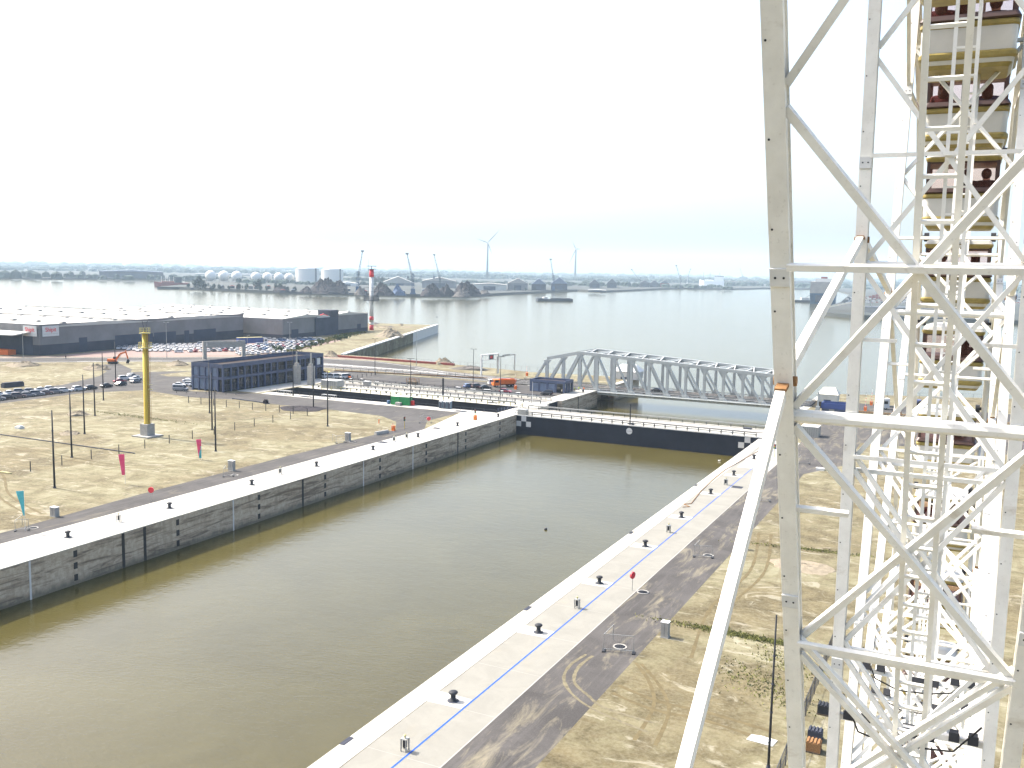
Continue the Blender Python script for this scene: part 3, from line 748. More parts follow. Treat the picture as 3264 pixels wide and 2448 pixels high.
for k in range(1, 6): MB().box(-D_+(k-1)*2.7, -D_+(k-1)*2.7+.55, 0.0, .5, 0, H_-1.0).build('pilaster', 'blue_steel', of)
for k in range(4):
    for z0, z1 in ((.5, 3.9), (4.85, H_-1.1)):
        MB().box(-D_+k*2.7+.56, -D_+k*2.7+2.68, .30, .44, z0, z1).build('shutter', 'blue_panel', of)
for a, c in zip(ys, ys[1:]):
    if a == 27.6 or c-a < 1: continue
    for z0, z1 in ((.4, 3.9), (4.85, H_-1.15)):
        q = MB(); ym = (a+.6+c)/2
        q.box(-.47, -.40, ym-.025, ym+.025, z0, z1); q.box(-.47, -.40, a+.6, c, z0+.05, z0+.13); q.box(-.47, -.42, a+.6, c, (z0+z1)/2, (z0+z1)/2+.07)
        q.build('window_frame', 'blue_steel', of)
q = MB(); q.box(-.46, -.36, 48.3, 50.6, 5.0, 7.4); q.build('white_panel', 'white_plain', of)
def stack(label, loc):
    t = thing('vent_stack', label, 'vent stack', loc, 0, 'vent stacks before the office')
    b = MB(); b.box(-.95, .95, -.95, .95, 0, 6.4); b.box(-1.02, 1.02, -1.02, 1.02, 6.4, 6.5); b.build('shaft', 'concrete', t)
    b = MB(); b.box(-.62, .62, -.62, .62, 6.5, 7.4); b.build('cap', 'concrete', t)
    b = MB(); b.cyl((0, 0, 7.4), (0, 0, 11), .3, .27, 12); b.build('pipe', 'galv', t)
stack('pale square vent stack with thin pipe before the office, the left one', (-210.3, 261.2, 0))
stack('pale square vent stack with thin pipe before the office, the right one', (-204.8, 262.0, 0))
def shelter(label, x0, x1, y0, y1, h):
    t = thing('equipment_shelter', label, 'shelter', (x0, y0, 0)); w_, d_ = x1-x0, y1-y0
    b = MB(); b.box(0, w_, 0, d_, 0, h)
    b.build('wall', 'galv', t)
    b = MB(); n = 7
    for k in range(n): b.box(-.1+k*(w_+.2)/n, -.1+(k+.82)*(w_+.2)/n, -.1, d_+.1, h, h+.1)
    b.build('roof', 'white_plain', t)
    b = MB()
    for k in range(1, 8): b.box(k*w_/8-.02, k*w_/8+.02, -.03, -.002, .1, h-.1)
    b.build('cladding_ribs', 'facade_low', t)
shelter('grey metal shelter with striped white roof on the pale strip left of the slots', -197.0, -190.6, 257.3, 261.5, 2.7)
shelter('small grey cabinet on the pale strip behind the striped shelter', -188.8, -186.4, 270.0, 271.4, 1.6)
shelter('grey metal shelter with striped roof behind the wheel spokes on the right bank', -38.6, -34.4, 247.6, 251.8, 2.6)
gb = thing('guard_building', 'small blue grey flat roofed guard building beside the bridge end', 'guard building', (-135.4, 291.2, 0))
b = MB(); b.box(.3, 9.2, .3, 7.2, 0, 3.3); b.build('core', 'dark_glass', gb)
b = MB(); b.box(.25, 12.6, .25, 7.25, 3.3, 3.42); b.build('roof', 'roof_brown', gb)
b = MB()
for x0, x1, y0, y1 in ((0, 12.9, 0, .28), (0, 12.9, 7.3, 7.58), (0, .28, .28, 7.3), (12.62, 12.9, .28, 7.3)): b.box(x0, x1, y0, y1, 3.15, 4.1)
b.build('parapet', 'blue_steel', gb)
for k in range(5): MB().box(.05+k*3.05, .75+k*3.05 if k < 4 else 12.85, .02, .5, 0, 3.15).build('pilaster', 'blue_steel', gb)
for k in range(3): MB().box(.76+k*3.05, 3.09+k*3.05, .12, .29, .1, 2.9).build('shutter', 'blue_panel', gb)
for y in (2.4, 4.6, 7.0): MB().box(12.2, 12.85, y, y+.5, 0, 3.15).build('column', 'blue_steel', gb)
bh = thing('guard_building', 'dark blue block house with an open doorway behind the wheel spokes', 'guard building', (-39.3, 285.2, 0))
b = MB(); b.box(.2, 7.6, .3, 5, 0, 3.4); b.build('core', 'blue_steel', bh)
b = MB(); b.box(-.0, 7.8, 0.05, .28, 2.6, 4.2); b.box(0, 7.8, 5.0, 5.2, 2.6, 4.2); b.box(0, .25, .28, 5, 2.6, 4.2); b.box(7.55, 7.8, .28, 5, 2.6, 4.2); b.build('parapet', 'truck_blue', bh)
MB().box(2.2, 3.7, .2, .295, .1, 2.5).build('door', 'concrete', bh)
MB().box(.5, 7.3, .5, 4.8, 3.4, 3.5).build('roof', 'roof_brown', bh)
tt = thing('tent', 'cream peaked tent on the right bank beyond the bridge', 'tent', (-42.3, 322.8, 0))
def tent(t, m):
    b = MB()
    b.add([(-3, -2, 0), (3, -2, 0), (3, 2.4, 0), (-3, 2.4, 0), (-3.2, -2.2, 2.6), (3.2, -2.2, 2.6), (3.2, 2.6, 2.6), (-3.2, 2.6, 2.6)], [(0, 1, 5, 4), (1, 2, 6, 5), (2, 3, 7, 6), (3, 0, 4, 7)])
    b.build('side_wall', m, t)
    b = MB(); b.add([(-3.4, -2.4, 2.5), (3.4, -2.4, 2.5), (3.4, 2.8, 2.5), (-3.4, 2.8, 2.5), (-1.7, .2, 4.6), (1.9, .2, 4.8)], [(0, 1, 5, 4), (1, 2, 5), (2, 3, 4, 5), (3, 0, 4)]); b.build('roof', m, t)
    MB().box(-1.2, 1.0, -2.06, -2.02, 0.05, 2.2).build('shade_opening', 'facade_dark', t)  # dark patch painted for the shade inside the tent
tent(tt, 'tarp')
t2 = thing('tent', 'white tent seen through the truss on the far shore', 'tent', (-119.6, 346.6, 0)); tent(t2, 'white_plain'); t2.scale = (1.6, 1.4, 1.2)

# ============================================================ LIGHT POLES AND LAMPS
def pole0():
    t = thing('light_pole', '', 'pole', group='tall dark poles without lamps')
    b = MB(); b.cyl((0, 0, .25), (0, 0, 14.2), .19, .11, 10); b.build('shaft', 'dark_steel', t, smooth=True)
    b = MB()
    for k in range(1, 5): b.cyl((0, 0, 2.6*k), (0, 0, 2.6*k+.12), .21, .2, 10)
    b.build('collar', 'facade_low', t)
    b = MB(); b.cyl((0, 0, 0), (0, 0, .3), .3, .24, 12); b.build('foot', 'facade_low', t)
    return t
P0 = pole0()
PL = [(-147.6, 115.1, 'first of the far left row, nearest the quay'), (-168, 135.4, 'second of the far left row from the quay'), (-188.9, 156, 'third of the far left row from the quay'),
      (-209.3, 176.3, 'fourth of the far left row from the quay'), (-230.9, 197.7, 'fifth of the far left row, before parked cars'), (-259, 227.0, 'last of the far left row, behind parked cars'),
      (-147.9, 155.9, 'beside the red and teal flag'), (-168, 176, 'middle one before the office left end'), (-187.8, 195.9, 'farthest one before the office left end'),
      (-147.7, 195.6, 'nearest one before the near gate slot'), (-170.3, 218.9, 'beside a small dirt heap before the office'), (-192.3, 237.0, 'on the white strip before the second vent stack')]
for i, (x, y, s) in enumerate(PL):
    lab = 'tall thin dark pole on the sand, '+s if i not in (11,) else 'tall thin dark pole '+s
    if i == 0: P0.location = (x, y, 0); P0['label'] = lab
    else: dup(P0, (x, y, 0), i*.7, lab)
dup(P0, (-13.1, 76.8, 0), .3, 'tall black pole beside the wheel frame at the bottom right').scale = (.62, .62, .93)
def lamp(label, x, y, h, rz, heads=2, m='dark_steel', name='street_lamp'):
    t = thing(name, label, 'street lamp', (x, y, 0), rz)
    b = MB(); b.cyl((0, 0, 0), (0, 0, h), .13, .08, 8); b.build('pole', m, t)
    for s in ((-1, 1) if heads == 2 else (1,)):
        b = MB(); b.beam((0, 0, h), (s*.55, 0, h+.08), .07); b.build('arm', m, t)
        b = MB(); b.box(min(s*.45, s*1.15), max(s*.45, s*1.15), -.18, .18, h+.03, h+.16); b.build('lamp_head', 'white_plain' if m == 'galv' else m, t)
lamp('dark two headed lamp rising behind the green container', -150.2, 239.1, 14.0, 0.3)
lamp('dark two headed lamp beside the parked cars on the asphalt yard', -151.5, 280.6, 14.0, 0.2)
lamp('dark lamp with one head near the slot mouth', -130.5, 259.3, 14.2, 0.3, 1)
lamp('dark two headed lamp behind the office right end', -204.7, 300.5, 13.8, .3)
lamp('pale tall lamp standing before the car park', -287.3, 352, 14.5, .6, 2, 'galv')
lamp('pale tall lamp just right of the yellow tower', -313.4, 302.1, 15.4, .6, 2, 'galv')
lamp('pale tall lamp before the hall doors left of the yellow tower', -358.4, 266.9, 14.8, .6, 1, 'galv')
lamp('pale lamp behind the office beside the white gantry', -296, 333, 9, .6, 1, 'galv')
m1 = thing('mast', 'tall thin grey mast on the shore of the dock', 'mast', (-210.5, 339.5, 0))
b = MB(); b.cyl((0, 0, 0), (0, 0, 15.6), .13, .06, 8); b.build('pole', 'galv', m1); b = MB(); b.cyl((0, 0, 15.6), (0, 0, 16.4), .03, .03, 5); b.build('tip', 'galv', m1)
m1 = thing('mast', 'short black post with ladder rungs on the pier', 'mast', (-152.7, 262.6, 0))
b = MB(); b.box(-.22, .22, -.22, .22, 0, 5.8); b.build('post', 'dark_steel', m1); b = MB(); [b.box(-.4, .4, -.26, -.23, .5+k*.5, .58+k*.5) for k in range(10)]; b.build('rungs', 'dark_steel', m1)
m1 = thing('flagpole', 'thin white flagpole on the pier end near the slot mouth', 'flagpole', (-119.4, 258.9, 0))
b = MB(); b.cyl((0, 0, 0), (0, 0, 7.4), .09, .05, 8); b.build('pole', 'white_plain', m1); MB().box(-.3, .3, -.3, .3, 0, .35).build('foot', 'concrete', m1)
m1 = thing('mast', 'grey square mast beside the dark block house on the right bank', 'mast', (-40.1, 284.6, 0))
b = MB(); b.box(-.55, .55, -.5, .5, 0, 3.2); b.build('base', 'steel_grey', m1); b = MB(); b.box(-.22, .22, -.22, .22, 3.2, 7.4); b.build('post', 'steel_grey', m1)
# gantries over the road
def gantry(label, p, q, h, m='white_plain', d=1.0, sign=False, th=.55):
    p = Vector(p); q = Vector(q); L = (q-p).length; t = thing('road_gantry', label, 'gantry', (p.x, p.y, 0), math.atan2(q.y-p.y, q.x-p.x))
    for x in (0, L): MB().box(x-th/2, x+th/2, -th/2, th/2, 0, h).build('leg', m, t)
    b = MB(); b.box(-th/2, L+th/2, -d/2, d/2, h, h+.35); 
    if d > .7: b.box(-th/2, L+th/2, -.12, .12, h-2.0, h-1.75)
    b.build('beam', m, t)
    if d > .7:
        b = MB()
        for k in range(7): b.box(L*k/6-.05, L*k/6+.05, -.06, .06, h-1.75, h)
        b.build('lattice', m, t)
    if sign:
        b = MB(); b.box(L*.42, L*.68, -.35, -.2, h-1.75, h-.1); b.build('signal_panel', 'facade_dark', t)
        b = MB(); b.box(L*.47, L*.62, -.37, -.352, h-1.4, h-.4); b.build('red_light', 'light_red', t)
    return t
gantry('white lattice gantry with a dark signal panel over the road left of the bridge', (-171.5, 324.1), (-169.5, 334.5), 7.6, sign=True)
g2 = gantry('thin grey gantry with camera boxes beside the white lattice gantry', (-168.6, 332.0), (-168.2, 346.8), 6.5, 'galv', .25, th=.3)
b = MB()
for k in range(4): b.box(4.5+k*1.7, 4.9+k*1.7, -.2, .2, 6.85, 7.2)
b.build('camera_box', 'facade_dark', g2)
g3 = gantry('broad pale gantry with plain panel behind the blue office', (-297.5, 308.0), (-289.0, 322.6), 7.4, 'concrete', .8, th=1.5)
MB().box(1.0, 16.2, -.5, -.42, 4.9, 7.3).build('panel', 'concrete', g3)
# ============================================================ YELLOW TOWER AND RADAR MAST
yt = thing('navigation_tower', 'tall yellow steel tower with railed top standing on a white block', 'tower', (-174.4, 161.6, 0))
b = MB(); b.box(-2.6, 2.6, -2.4, 2.4, 0, .3); b.build('slab', 'concrete', yt)
b = MB(); b.box(-1.15, 1.15, -1.15, 1.15, .3, 3.0); b.build('plinth', 'concrete', yt)
b = MB(); b.lathe([(.78, 3.0), (.78, 3.1), (.68, 3.6), (.66, 24.6)], 20); b.build('shaft', 'yellow', yt, smooth=True)
for z, r in ((20.9, 1.55), (24.3, 1.25)):
    b = MB(); b.cyl((0, 0, z), (0, 0, z+.18), r, r, 16); b.build('platform', 'yellow_pale', yt)
    b = MB()
    for k in range(12):
        a = k*math.pi/6; b.box(r*.95*math.cos(a)-.04, r*.95*math.cos(a)+.04, r*.95*math.sin(a)-.04, r*.95*math.sin(a)+.04, z+.18, z+1.35)
    for zz in (.75, 1.3):
        for k in range(16):
            a, c = k*math.pi/8, (k+1)*math.pi/8
            b.beam((r*.95*math.cos(a), r*.95*math.sin(a), z+zz), (r*.95*math.cos(c), r*.95*math.sin(c), z+zz), .07)
    b.build('railing', 'yellow_pale', yt)
b = MB(); b.beam((0, 0, 24.5), (.9, 0, 27.3), .08); b.beam((0, 0, 24.5), (-.8, 0, 27.2), .08); b.beam((-.7, 0, 26.8), (.8, 0, 26.9), .05); b.build('aerial', 'facade_low', yt)
b = MB()
for x in (.72, 1.1):
    b.box(x, x+.05, -.3, -.25, 3.2, 24.4); b.box(x, x+.05, .25, .3, 3.2, 24.4)
for k in range(50): b.box(.72, .77, -.3, .3, 3.6+k*.42, 3.64+k*.42)
b.build('ladder', 'rust', yt)
b = MB(); b.cyl((1.25, 0, 11.2), (1.25, 0, 11.35), .5, .5, 12); b.cyl((1.25, 0, 12.3), (1.25, 0, 12.4), .5, .5, 12); b.build('rest_platform', 'yellow_pale', yt)
rd = thing('radar_mast', 'tall white mast with red bands and caged platform at the hall end', 'radar mast', (-354.5, 516.3, 0))
b = MB(); b.cyl((0, 0, 5), (0, 0, 34.5), 1.35, 1.25, 14); b.build('shaft', 'white_plain', rd, smooth=True)
for z0, z1 in ((0, 3.4), (3.41, 5.0), (6.5, 9.0)):
    b = MB(); b.cyl((0, 0, z0), (0, 0, z1), 1.42, 1.42, 14); b.build('red_band' if z0 != 3.41 else 'white_band', 'red' if z0 != 3.41 else 'white_plain', rd, smooth=True)
b = MB(); b.cyl((0, 0, 34.5), (0, 0, 39.3), 1.55, 1.45, 14); b.build('red_band', 'red', rd, smooth=True)
b = MB(); b.box(-3.4, 3.4, -3.4, 3.4, 19.0, 19.3); b.box(-2, 2, -2, 2, 39.3, 39.5); b.build('platform', 'facade_low', rd)
b = MB()
for k in range(14):
    a = -3.4+k*6.8/13
    for y in (-3.4, 3.4): b.box(a-.06, a+.06, y-.06, y+.06, 19.3, 22.3)
    for x in (-3.4, 3.4): b.box(x-.06, x+.06, a-.06, a+.06, 19.3, 22.3)
for z in (20.3, 21.3, 22.3, 25, 27.5):
    for y in (-3.4, 3.4): b.box(-3.4, 3.4, y-.07, y+.07, z, z+.14)
    for x in (-3.4, 3.4): b.box(x-.07, x+.07, -3.4, 3.4, z, z+.14)
for x in (-3.3, 3.3):
    for y in (-3.3, 3.3): b.beam((x*.4, y*.4, 16.5), (x, y, 19), .2); b.box(x-.09, x+.09, y-.09, y+.09, 19, 27.6)
b.build('cage', 'crane_grey', rd)
b = MB(); b.cyl((0, 0, 39.3), (0, 0, 41.2), .25, .2, 8); b.box(-3.6, 3.6, -.3, .3, 41.2, 41.6); b.build('radar_bar', 'crane_grey', rd)
b = MB(); b.cyl((-2.4, 0, 38), (-2.4, 0, 46), .08, .05, 6); b.build('aerial', 'crane_grey', rd)

# ============================================================ SMALL OBJECTS ON THE BANKS
def disc_sign(label, x, y, h, rz, d=.42, name='disc_sign', post=True):
    t = thing(name, label, 'sign', (x, y, 0), rz)
    MB().cyl((0, 0, 0), (0, 0, h-.3), .04, .04, 6).build('post', 'galv', t)
    b = MB(); b.cyl((0, -.10, h-.05), (0, .10, h-.05), d, d, 20); b.box(-d*.7, d*.7, -.11, .11, h-.3, h+.2); b.build('disc', 'red', t)
disc_sign('red lifebuoy cabinet on a thin post at the inner edge of the right quay', -37.6, 113.5, 2.1, 1.25, .46)
disc_sign('red lifebuoy cabinet on a thin post on the left quay near the left edge', -125.6, 116.8, 2.0, .35, .5)
disc_sign('red lifebuoy cabinet on the left quay road near the slot corner', -127.2, 211.5, 1.7, .9, .5)
def cabinet(label, x, y, h, w_=.9, d_=.5):
    t = thing('power_cabinet', label, 'cabinet', (x, y, 0), 0, 'pale power cabinets beside the quay roads')
    MB().box(-w_/2, w_/2, -d_/2, d_/2, .1, h).build('body', 'concrete', t); MB().box(-w_/2-.04, w_/2+.04, -d_/2-.04, d_/2+.04, h, h+.07).build('roof', 'white_plain', t)
    MB().box(-w_/2-.06, w_/2+.06, -d_/2-.06, d_/2+.06, 0, .1).build('plinth', 'concrete', t)
    b = MB(); b.box(-.012, .012, -d_/2-.012, -d_/2, .2, h-.1); b.build('door_gap', 'facade_low', t)
cabinet('pale power cabinet beside the right quay road, nearest the camera', -29.2, 100.4, 1.75, .85, .8)
cabinet('pale power cabinet beside the right quay road, farther one', -29.6, 139.4, 1.75, .85, .8)
cabinet('pale power cabinet beside the left quay road, nearest the left edge', -130.9, 101.9, 1.5, 1.2, .8)
cabinet('pale power cabinet beside the left quay road near the mesh frame and first manhole', -131.2, 142.6, 2.0, 1.2, .8)
cabinet('pale power cabinet beside the left quay road inside a mesh frame', -131, 181.2, 2.0, 1.2, .8)
def mesh_frame(label, x, y, rz, w_=3.2, h=1.9):
    t = thing('mesh_barrier', label, 'barrier', (x, y, 0), rz)
    b = MB()
    for px in (0, w_): b.cyl((px, 0, 0.05), (px, 0, h), .035, .035, 6)
    b.beam((0, 0, h), (w_, 0, h), .06); b.beam((0, 0, .25), (w_, 0, .25), .06); b.beam((0, 0, h), (.9, 3.0, h), .05); b.beam((.9, 3.0, 0.05), (.9, 3.0, h), .06); b.build('frame', 'galv', t)
    b = MB()
    for k in range(int(w_/.22)): b.box(k*.22, k*.22+.012, -.006, .006, .25, h)
    b.build('wire', 'galv', t)
    for px in (0, w_): MB().box(px-.15, px+.15, -.45, .45, 0, .14).build('foot', 'dark_steel', t)
mesh_frame('wire mesh barrier round an open manhole on the right quay road', -33.9, 93.3, .3)
mesh_frame('wire mesh barrier round a manhole farther along the right quay road', -34.6, 132.0, .3, 2.6, 1.7)
mesh_frame('folded mesh barrier lying near the wheel foot on the right quay road', -33.6, 171.0, .4, 2.2, .7)
mesh_frame('mesh barrier on the asphalt behind the wheel columns', -33.2, 211, .3, 2.4, 1.3)
mesh_frame('mesh barrier round a manhole beside the teal flag on the left road', -128.6, 93.2, .9, 1.8, 1.7)
mesh_frame('mesh barrier beside a manhole near the second left cabinet', -128.6, 137.5, .9, 1.8, 1.6)
mesh_frame('mesh barrier round the cabinet on the left quay road', -131.6, 177.5, 1.2, 2.4, 1.7)
mesh_frame('mesh barrier standing on the asphalt by the red disc near the slot corner', -131.0, 213.2, .5, 3.0, 1.7)
for x, y, lab in ((-32.7, 95.2, 'open dark manhole inside the mesh barrier on the right quay road'), (-36.2, 113.6, 'small dark drain beside the red lifebuoy cabinet on the right quay'), (-32.9, 133.6, 'open dark manhole inside the farther mesh barrier on the right road'),
     (-127.8, 95.6, 'open dark manhole beside the teal flag on the left road'), (-127.8, 139.6, 'open dark manhole on the left road near a mesh barrier'), (-129.6, 181.0, 'open dark manhole before the left cabinet with mesh frame')):
    b = MB(); b.lathe([(.78, 0), (.78, .05), (.62, .05), (.6, .02), (.02, .02)], 18); b.cur = 1; b.lathe([(.6, .021), (.6, .024)], 18)
    tag(b.build('manhole', ['concrete', 'slot_dark'], None, (x, y, .012)), lab, 'manhole')
def flag(label, x, y, h, rz, m, m2=None, w_=.75, fh=3.2):
    t = thing('banner_flag', label, 'flag', (x, y, 0), rz)
    b = MB(); b.cyl((0, 0, 0), (0, 0, h+.1), .035, .02, 6); b.build('pole', 'white_plain', t)
    b = MB(); n = 8
    for k in range(n):
        z0 = h-fh*k/n; z1 = h-fh*(k+1)/n
        wa = w_*(1-.5*k/n) if m2 != 'taper' else w_*(1-.85*k/n); wb = w_*(1-.5*(k+1)/n) if m2 != 'taper' else w_*(1-.85*(k+1)/n)
        ya = .12*math.sin(k*1.1); yb = .12*math.sin((k+1)*1.1); b.cur = 0
        b.add([(0, 0, z0), (wa, ya, z0), (wb, yb, z1), (0, 0, z1), (0, .03, z0), (wa, ya+.03, z0), (wb, yb+.03, z1), (0, .03, z1)], [(0, 3, 2, 1), (4, 5, 6, 7), (0, 1, 5, 4), (2, 3, 7, 6), (1, 2, 6, 5), (3, 0, 4, 7)])
        if m2 in MATS and k > 2:
            b.cur = 1; wa *= (k-1)/n*1.1; wb *= k/n*1.1
            b.add([(-.02, -.02, z0), (min(wa, w_), ya-.03, z0), (min(wb, w_), yb-.03, z1), (-.02, -.02, z1), (-.02, .06, z0), (min(wa, w_), ya+.06, z0), (min(wb, w_), yb+.06, z1), (-.02, .06, z1)], [(0, 3, 2, 1), (4, 5, 6, 7), (1, 2, 6, 5)])
    b.build('cloth', [m, m2 if m2 in MATS else m], t)
flag('teal tapering banner flag on the left quay road at the left edge', -127.4, 94.0, 6.2, 3.9, 'teal', 'taper', 1.05, 3.8)
flag('pink red banner flag standing on the sand of the left field', -139.6, 123.8, 5.6, 3.95, 'pink_red', None, 1.05, 3.9)
flag('banner flag half pink half teal on the sand beyond the pink one', -144.1, 147.7, 4.3, 4.0, 'pink_red', 'teal', 1.0, 4.0)
def traffic_light(label, x, y, rz):
    t = thing('traffic_light', label, 'traffic light', (x, y, 0), rz)
    MB().cyl((0, 0, 0), (0, 0, 2.1), .06, .06, 8).build('post', 'yellow', t)
    MB().box(-.2, .2, -.14, .14, 2.0, 3.1).build('housing', 'dark_steel', t)
    for k, m in enumerate(('light_red', 'yellow', 'green_box')): 
        b = MB(); b.cyl((0, -.14, 2.85-k*.32), (0, -.2, 2.85-k*.32), .11, .11, 10); b.build('lens', m, t)
traffic_light('black traffic light on a yellow post at the curve of the left road', -129.4, 203.2, 1.2)
traffic_light('black traffic light on a yellow post beside the orange barrier near the slot', -120.6, 224.8, 1.0)
traffic_light('black traffic light on the right quay beside the orange barrier near the gate', -39.0, 214.8, -.5)
def boom(label, x, y, h, rz=0):
    t = thing('boom_barrier', label, 'barrier', (x, y, 0), rz)
    MB().box(-.4, .4, -.3, .3, .05, 1.35).build('cabinet', 'orange', t); MB().box(-.5, .5, -.4, .4, 0, .05).build('base', 'concrete', t)
    b = MB(); b.cyl((0, -.38, 1.0), (.1, -.38, h), .05, .035, 8); b.build('boom', 'white_plain', t)
    for k in range(3): 
        b = MB(); z = 1.6+k*(h-2)/3; b.cyl((.1*(z-1)/(h-1), -.38, z), (.1*(z-.6)/(h-1), -.38, z+.4), .062, .06, 8); b.build('red_stripe', 'red', t)
boom('orange boom barrier with raised pole on the right quay near the gate', -39.7, 211.5, 5.6)
boom('orange boom barrier beside the traffic light at the curve of the left road', -129.9, 198.9, 2.0)
boom('orange boom barrier on the left quay close to the slot corner', -120.9, 225.4, 2.2)
boom('orange boom barrier with tall raised pole on the yard near the guard building', -140.9, 291.6, 5.4)
boom('orange boom barrier on the right bank road, nearer one', -29.2, 306.2, 5.2)
boom('orange boom barrier on the right bank road, farther one', -28.9, 320.9, 5.2)
boom('orange boom barrier by the road left of the bridge', -155.6, 331.9, 4.6)
b = MB(); b.extr([(-.5, 0), (.5, 0), (.42, .55), (.15, .85), (-.3, .8), (-.45, .5)], 'x', -2.1, 2.1)
tag(b.build('stone_block', 'concrete', None, (-129.9, 193.6, 0)), 'long grey stone block beside the left quay road', 'stone block').rotation_euler = (0, 0, 1.35)
gc = thing('cargo_container', 'bright green container standing on the white strip before the near slot', 'container', (-153.2, 238.9, 0), 0.12)
b = MB(); b.box(-3.0, 3.0, -1.15, 1.15, .12, 2.55)
for k in range(24): b.box(-2.9+k*.25, -2.78+k*.25, -1.19, -1.15, .25, 2.4)
b.build('body', 'green_box', gc); MB().box(-3.02, 3.02, -1.17, 1.17, 2.55, 2.62).build('roof', 'tarp', gc); MB().box(-.05, .05, -1.22, -1.19, .2, 2.5).build('door_bar', 'dark_steel', gc)
b = MB(); b.rloft([(0, .85, .6, .12), (.9, .85, .6, .12), (1.0, .8, .55, .12)])
tag(b.build('generator_box', 'concrete', None, (-153.0, 236.9, 0.01)), 'small beige box standing in front of the green container', 'box')
b = MB(); b.lathe([(.5, 0), (.55, .3), (.55, .9), (.45, 1.1), (.1, 1.15)], 14); tag(b.build('water_tank', 'car_blue', None, (-157.3, 238.2, 0.01)), 'small blue tank at the left end of the green container', 'tank')
b = MB(); b.box(-.4, .4, -.4, .4, 0, 1.4); b.box(-.3, .3, -.3, .3, 1.4, 1.5); tag(b.build('fuel_cabinet', 'light_red', None, (-149.6, 239.4, 0.01)), 'red cabinet at the right end of the green container', 'cabinet')
for k, s in enumerate(('left one', 'middle one', 'right one')):
    t = thing('portable_toilet', 'grey portable toilet with pale roof, %s of three by the near slot' % s, 'portable toilet', (-139.7+1.35*k, 239.3+.12*k, 0), .08, 'portable toilets')
    b = MB(); b.rloft([(.08, .55, .55, .08), (2.1, .55, .55, .08)]); b.build('cabin', 'toilet_grey', t)
    b = MB(); b.rloft([(2.1, .57, .57, .1), (2.25, .5, .5, .1), (2.36, .3, .3, .1)]); b.build('roof', 'white_plain', t)
    b = MB(); b.box(-.38, .38, -.58, -.552, .15, 1.95); b.build('door', 'facade_low', t); b = MB(); b.cyl((.2, -.552, 1.85), (.2, -.6, 1.85), .14, .14, 10); b.build('round_mark', 'white_plain', t)
# left field fences and ground bits
fence('thin wire fence with dark posts crossing the left field near the quay', -163.3, 108, -163, 206.8, 2.0, 7.0, 'dark_steel', .13, 3, cat='fence', name='wire_fence', wireth=.011)
fence('thin wire fence with dark posts at the far edge of the left field', -207, 207.5, -163.5, 207.4, 2.0, 4.6, 'dark_steel', .13, 3, cat='fence', name='wire_fence', wireth=.011)
fence('dark low rail before the blue office left end', -226, 221.5, -208, 228.5, .55, 3.5, 'dark_steel', .12, 1, cat='fence', name='low_rail')
fence('thin post fence along the railway and main road before the bridge', -224, 301.5, -166, 314.5, 1.6, 3.4, 'dark_steel', .1, 2, cat='fence', name='post_fence', wireth=.02)
fence('thin post fence along the dock shore left of the bridge', -262, 358, -200, 352.5, 1.3, 4, 'dark_steel', .08, 1, cat='fence', name='post_fence', wireth=.02)
fence('thin post fence along the sandy shore behind the gantries', -200, 352, -120, 350, 1.6, 3.6, 'dark_steel', .08, 1, cat='fence', name='post_fence', wireth=.02)
fence('thin post fence along the right bank shore beyond the tent', -36, 341, 10, 365, 1.6, 3.6, 'dark_steel', .08, 1, cat='fence', name='post_fence', wireth=.02)
fence('pale construction fence behind the lower wheel columns', -11.9, 60, -11.9, 106, 1.9, 2.5, 'facade_low', .07, 2, cat='fence', name='mesh_fence', mesh=.16)
ob = MB(); ob.box(0, 64, -.4, .4, 0, .9); tag(ob.build('pipe_barrier', 'ship_red', None, (-262, 351, 0)), 'long low reddish barrier along the dock shore', 'barrier').rotation_euler = (0, 0, -.02)
rt = thing('railway_track', 'straight railway track with dark sleepers beside the main road', 'railway track', (-225, 303.0, 0), .2)
b = MB()
for y in (-.75, .75): b.box(0, 62, y-.05, y+.05, .16, .3)
b.build('rail', 'rust', rt); b = MB(); [b.box(k*.75, k*.75+.28, -1.3, 1.3, .03, .16) for k in range(80)]; b.build('sleeper', 'facade_low', rt)
rt2 = thing('railway_track', 'railway track on the right bank behind the dark block house', 'railway track', (-36, 302.3, 0), 0)
for ch in rt.children: dup(ch, parent=rt2)
dl = MB(); dl.beam((0, 0, .1), (43.5, 0, .1), .2, .16); tag(dl.build('dark_ground_strip', 'facade_low', None, (-203.9, 145, 0)), 'long thin dark pipe lying across the left field', 'pipe')  # thin dark raised strip across the field
dl = MB()
hp = [(-43.4, 229), (-43.7, 222), (-44.6, 208), (-45.4, 195), (-45.2, 184), (-44.7, 174), (-43.8, 165), (-43.6, 162.8), (-44.6, 161.8), (-43.2, 160.6), (-44.2, 159.6)]
for a, c in zip(hp, hp[1:]): dl.cyl((a[0], a[1], .09), (c[0], c[1], .09), .06, .06, 6)
tag(dl.build('hose', 'rust', None, (0, 0, 0)), 'brown hose snaking along the right quay coping', 'hose')
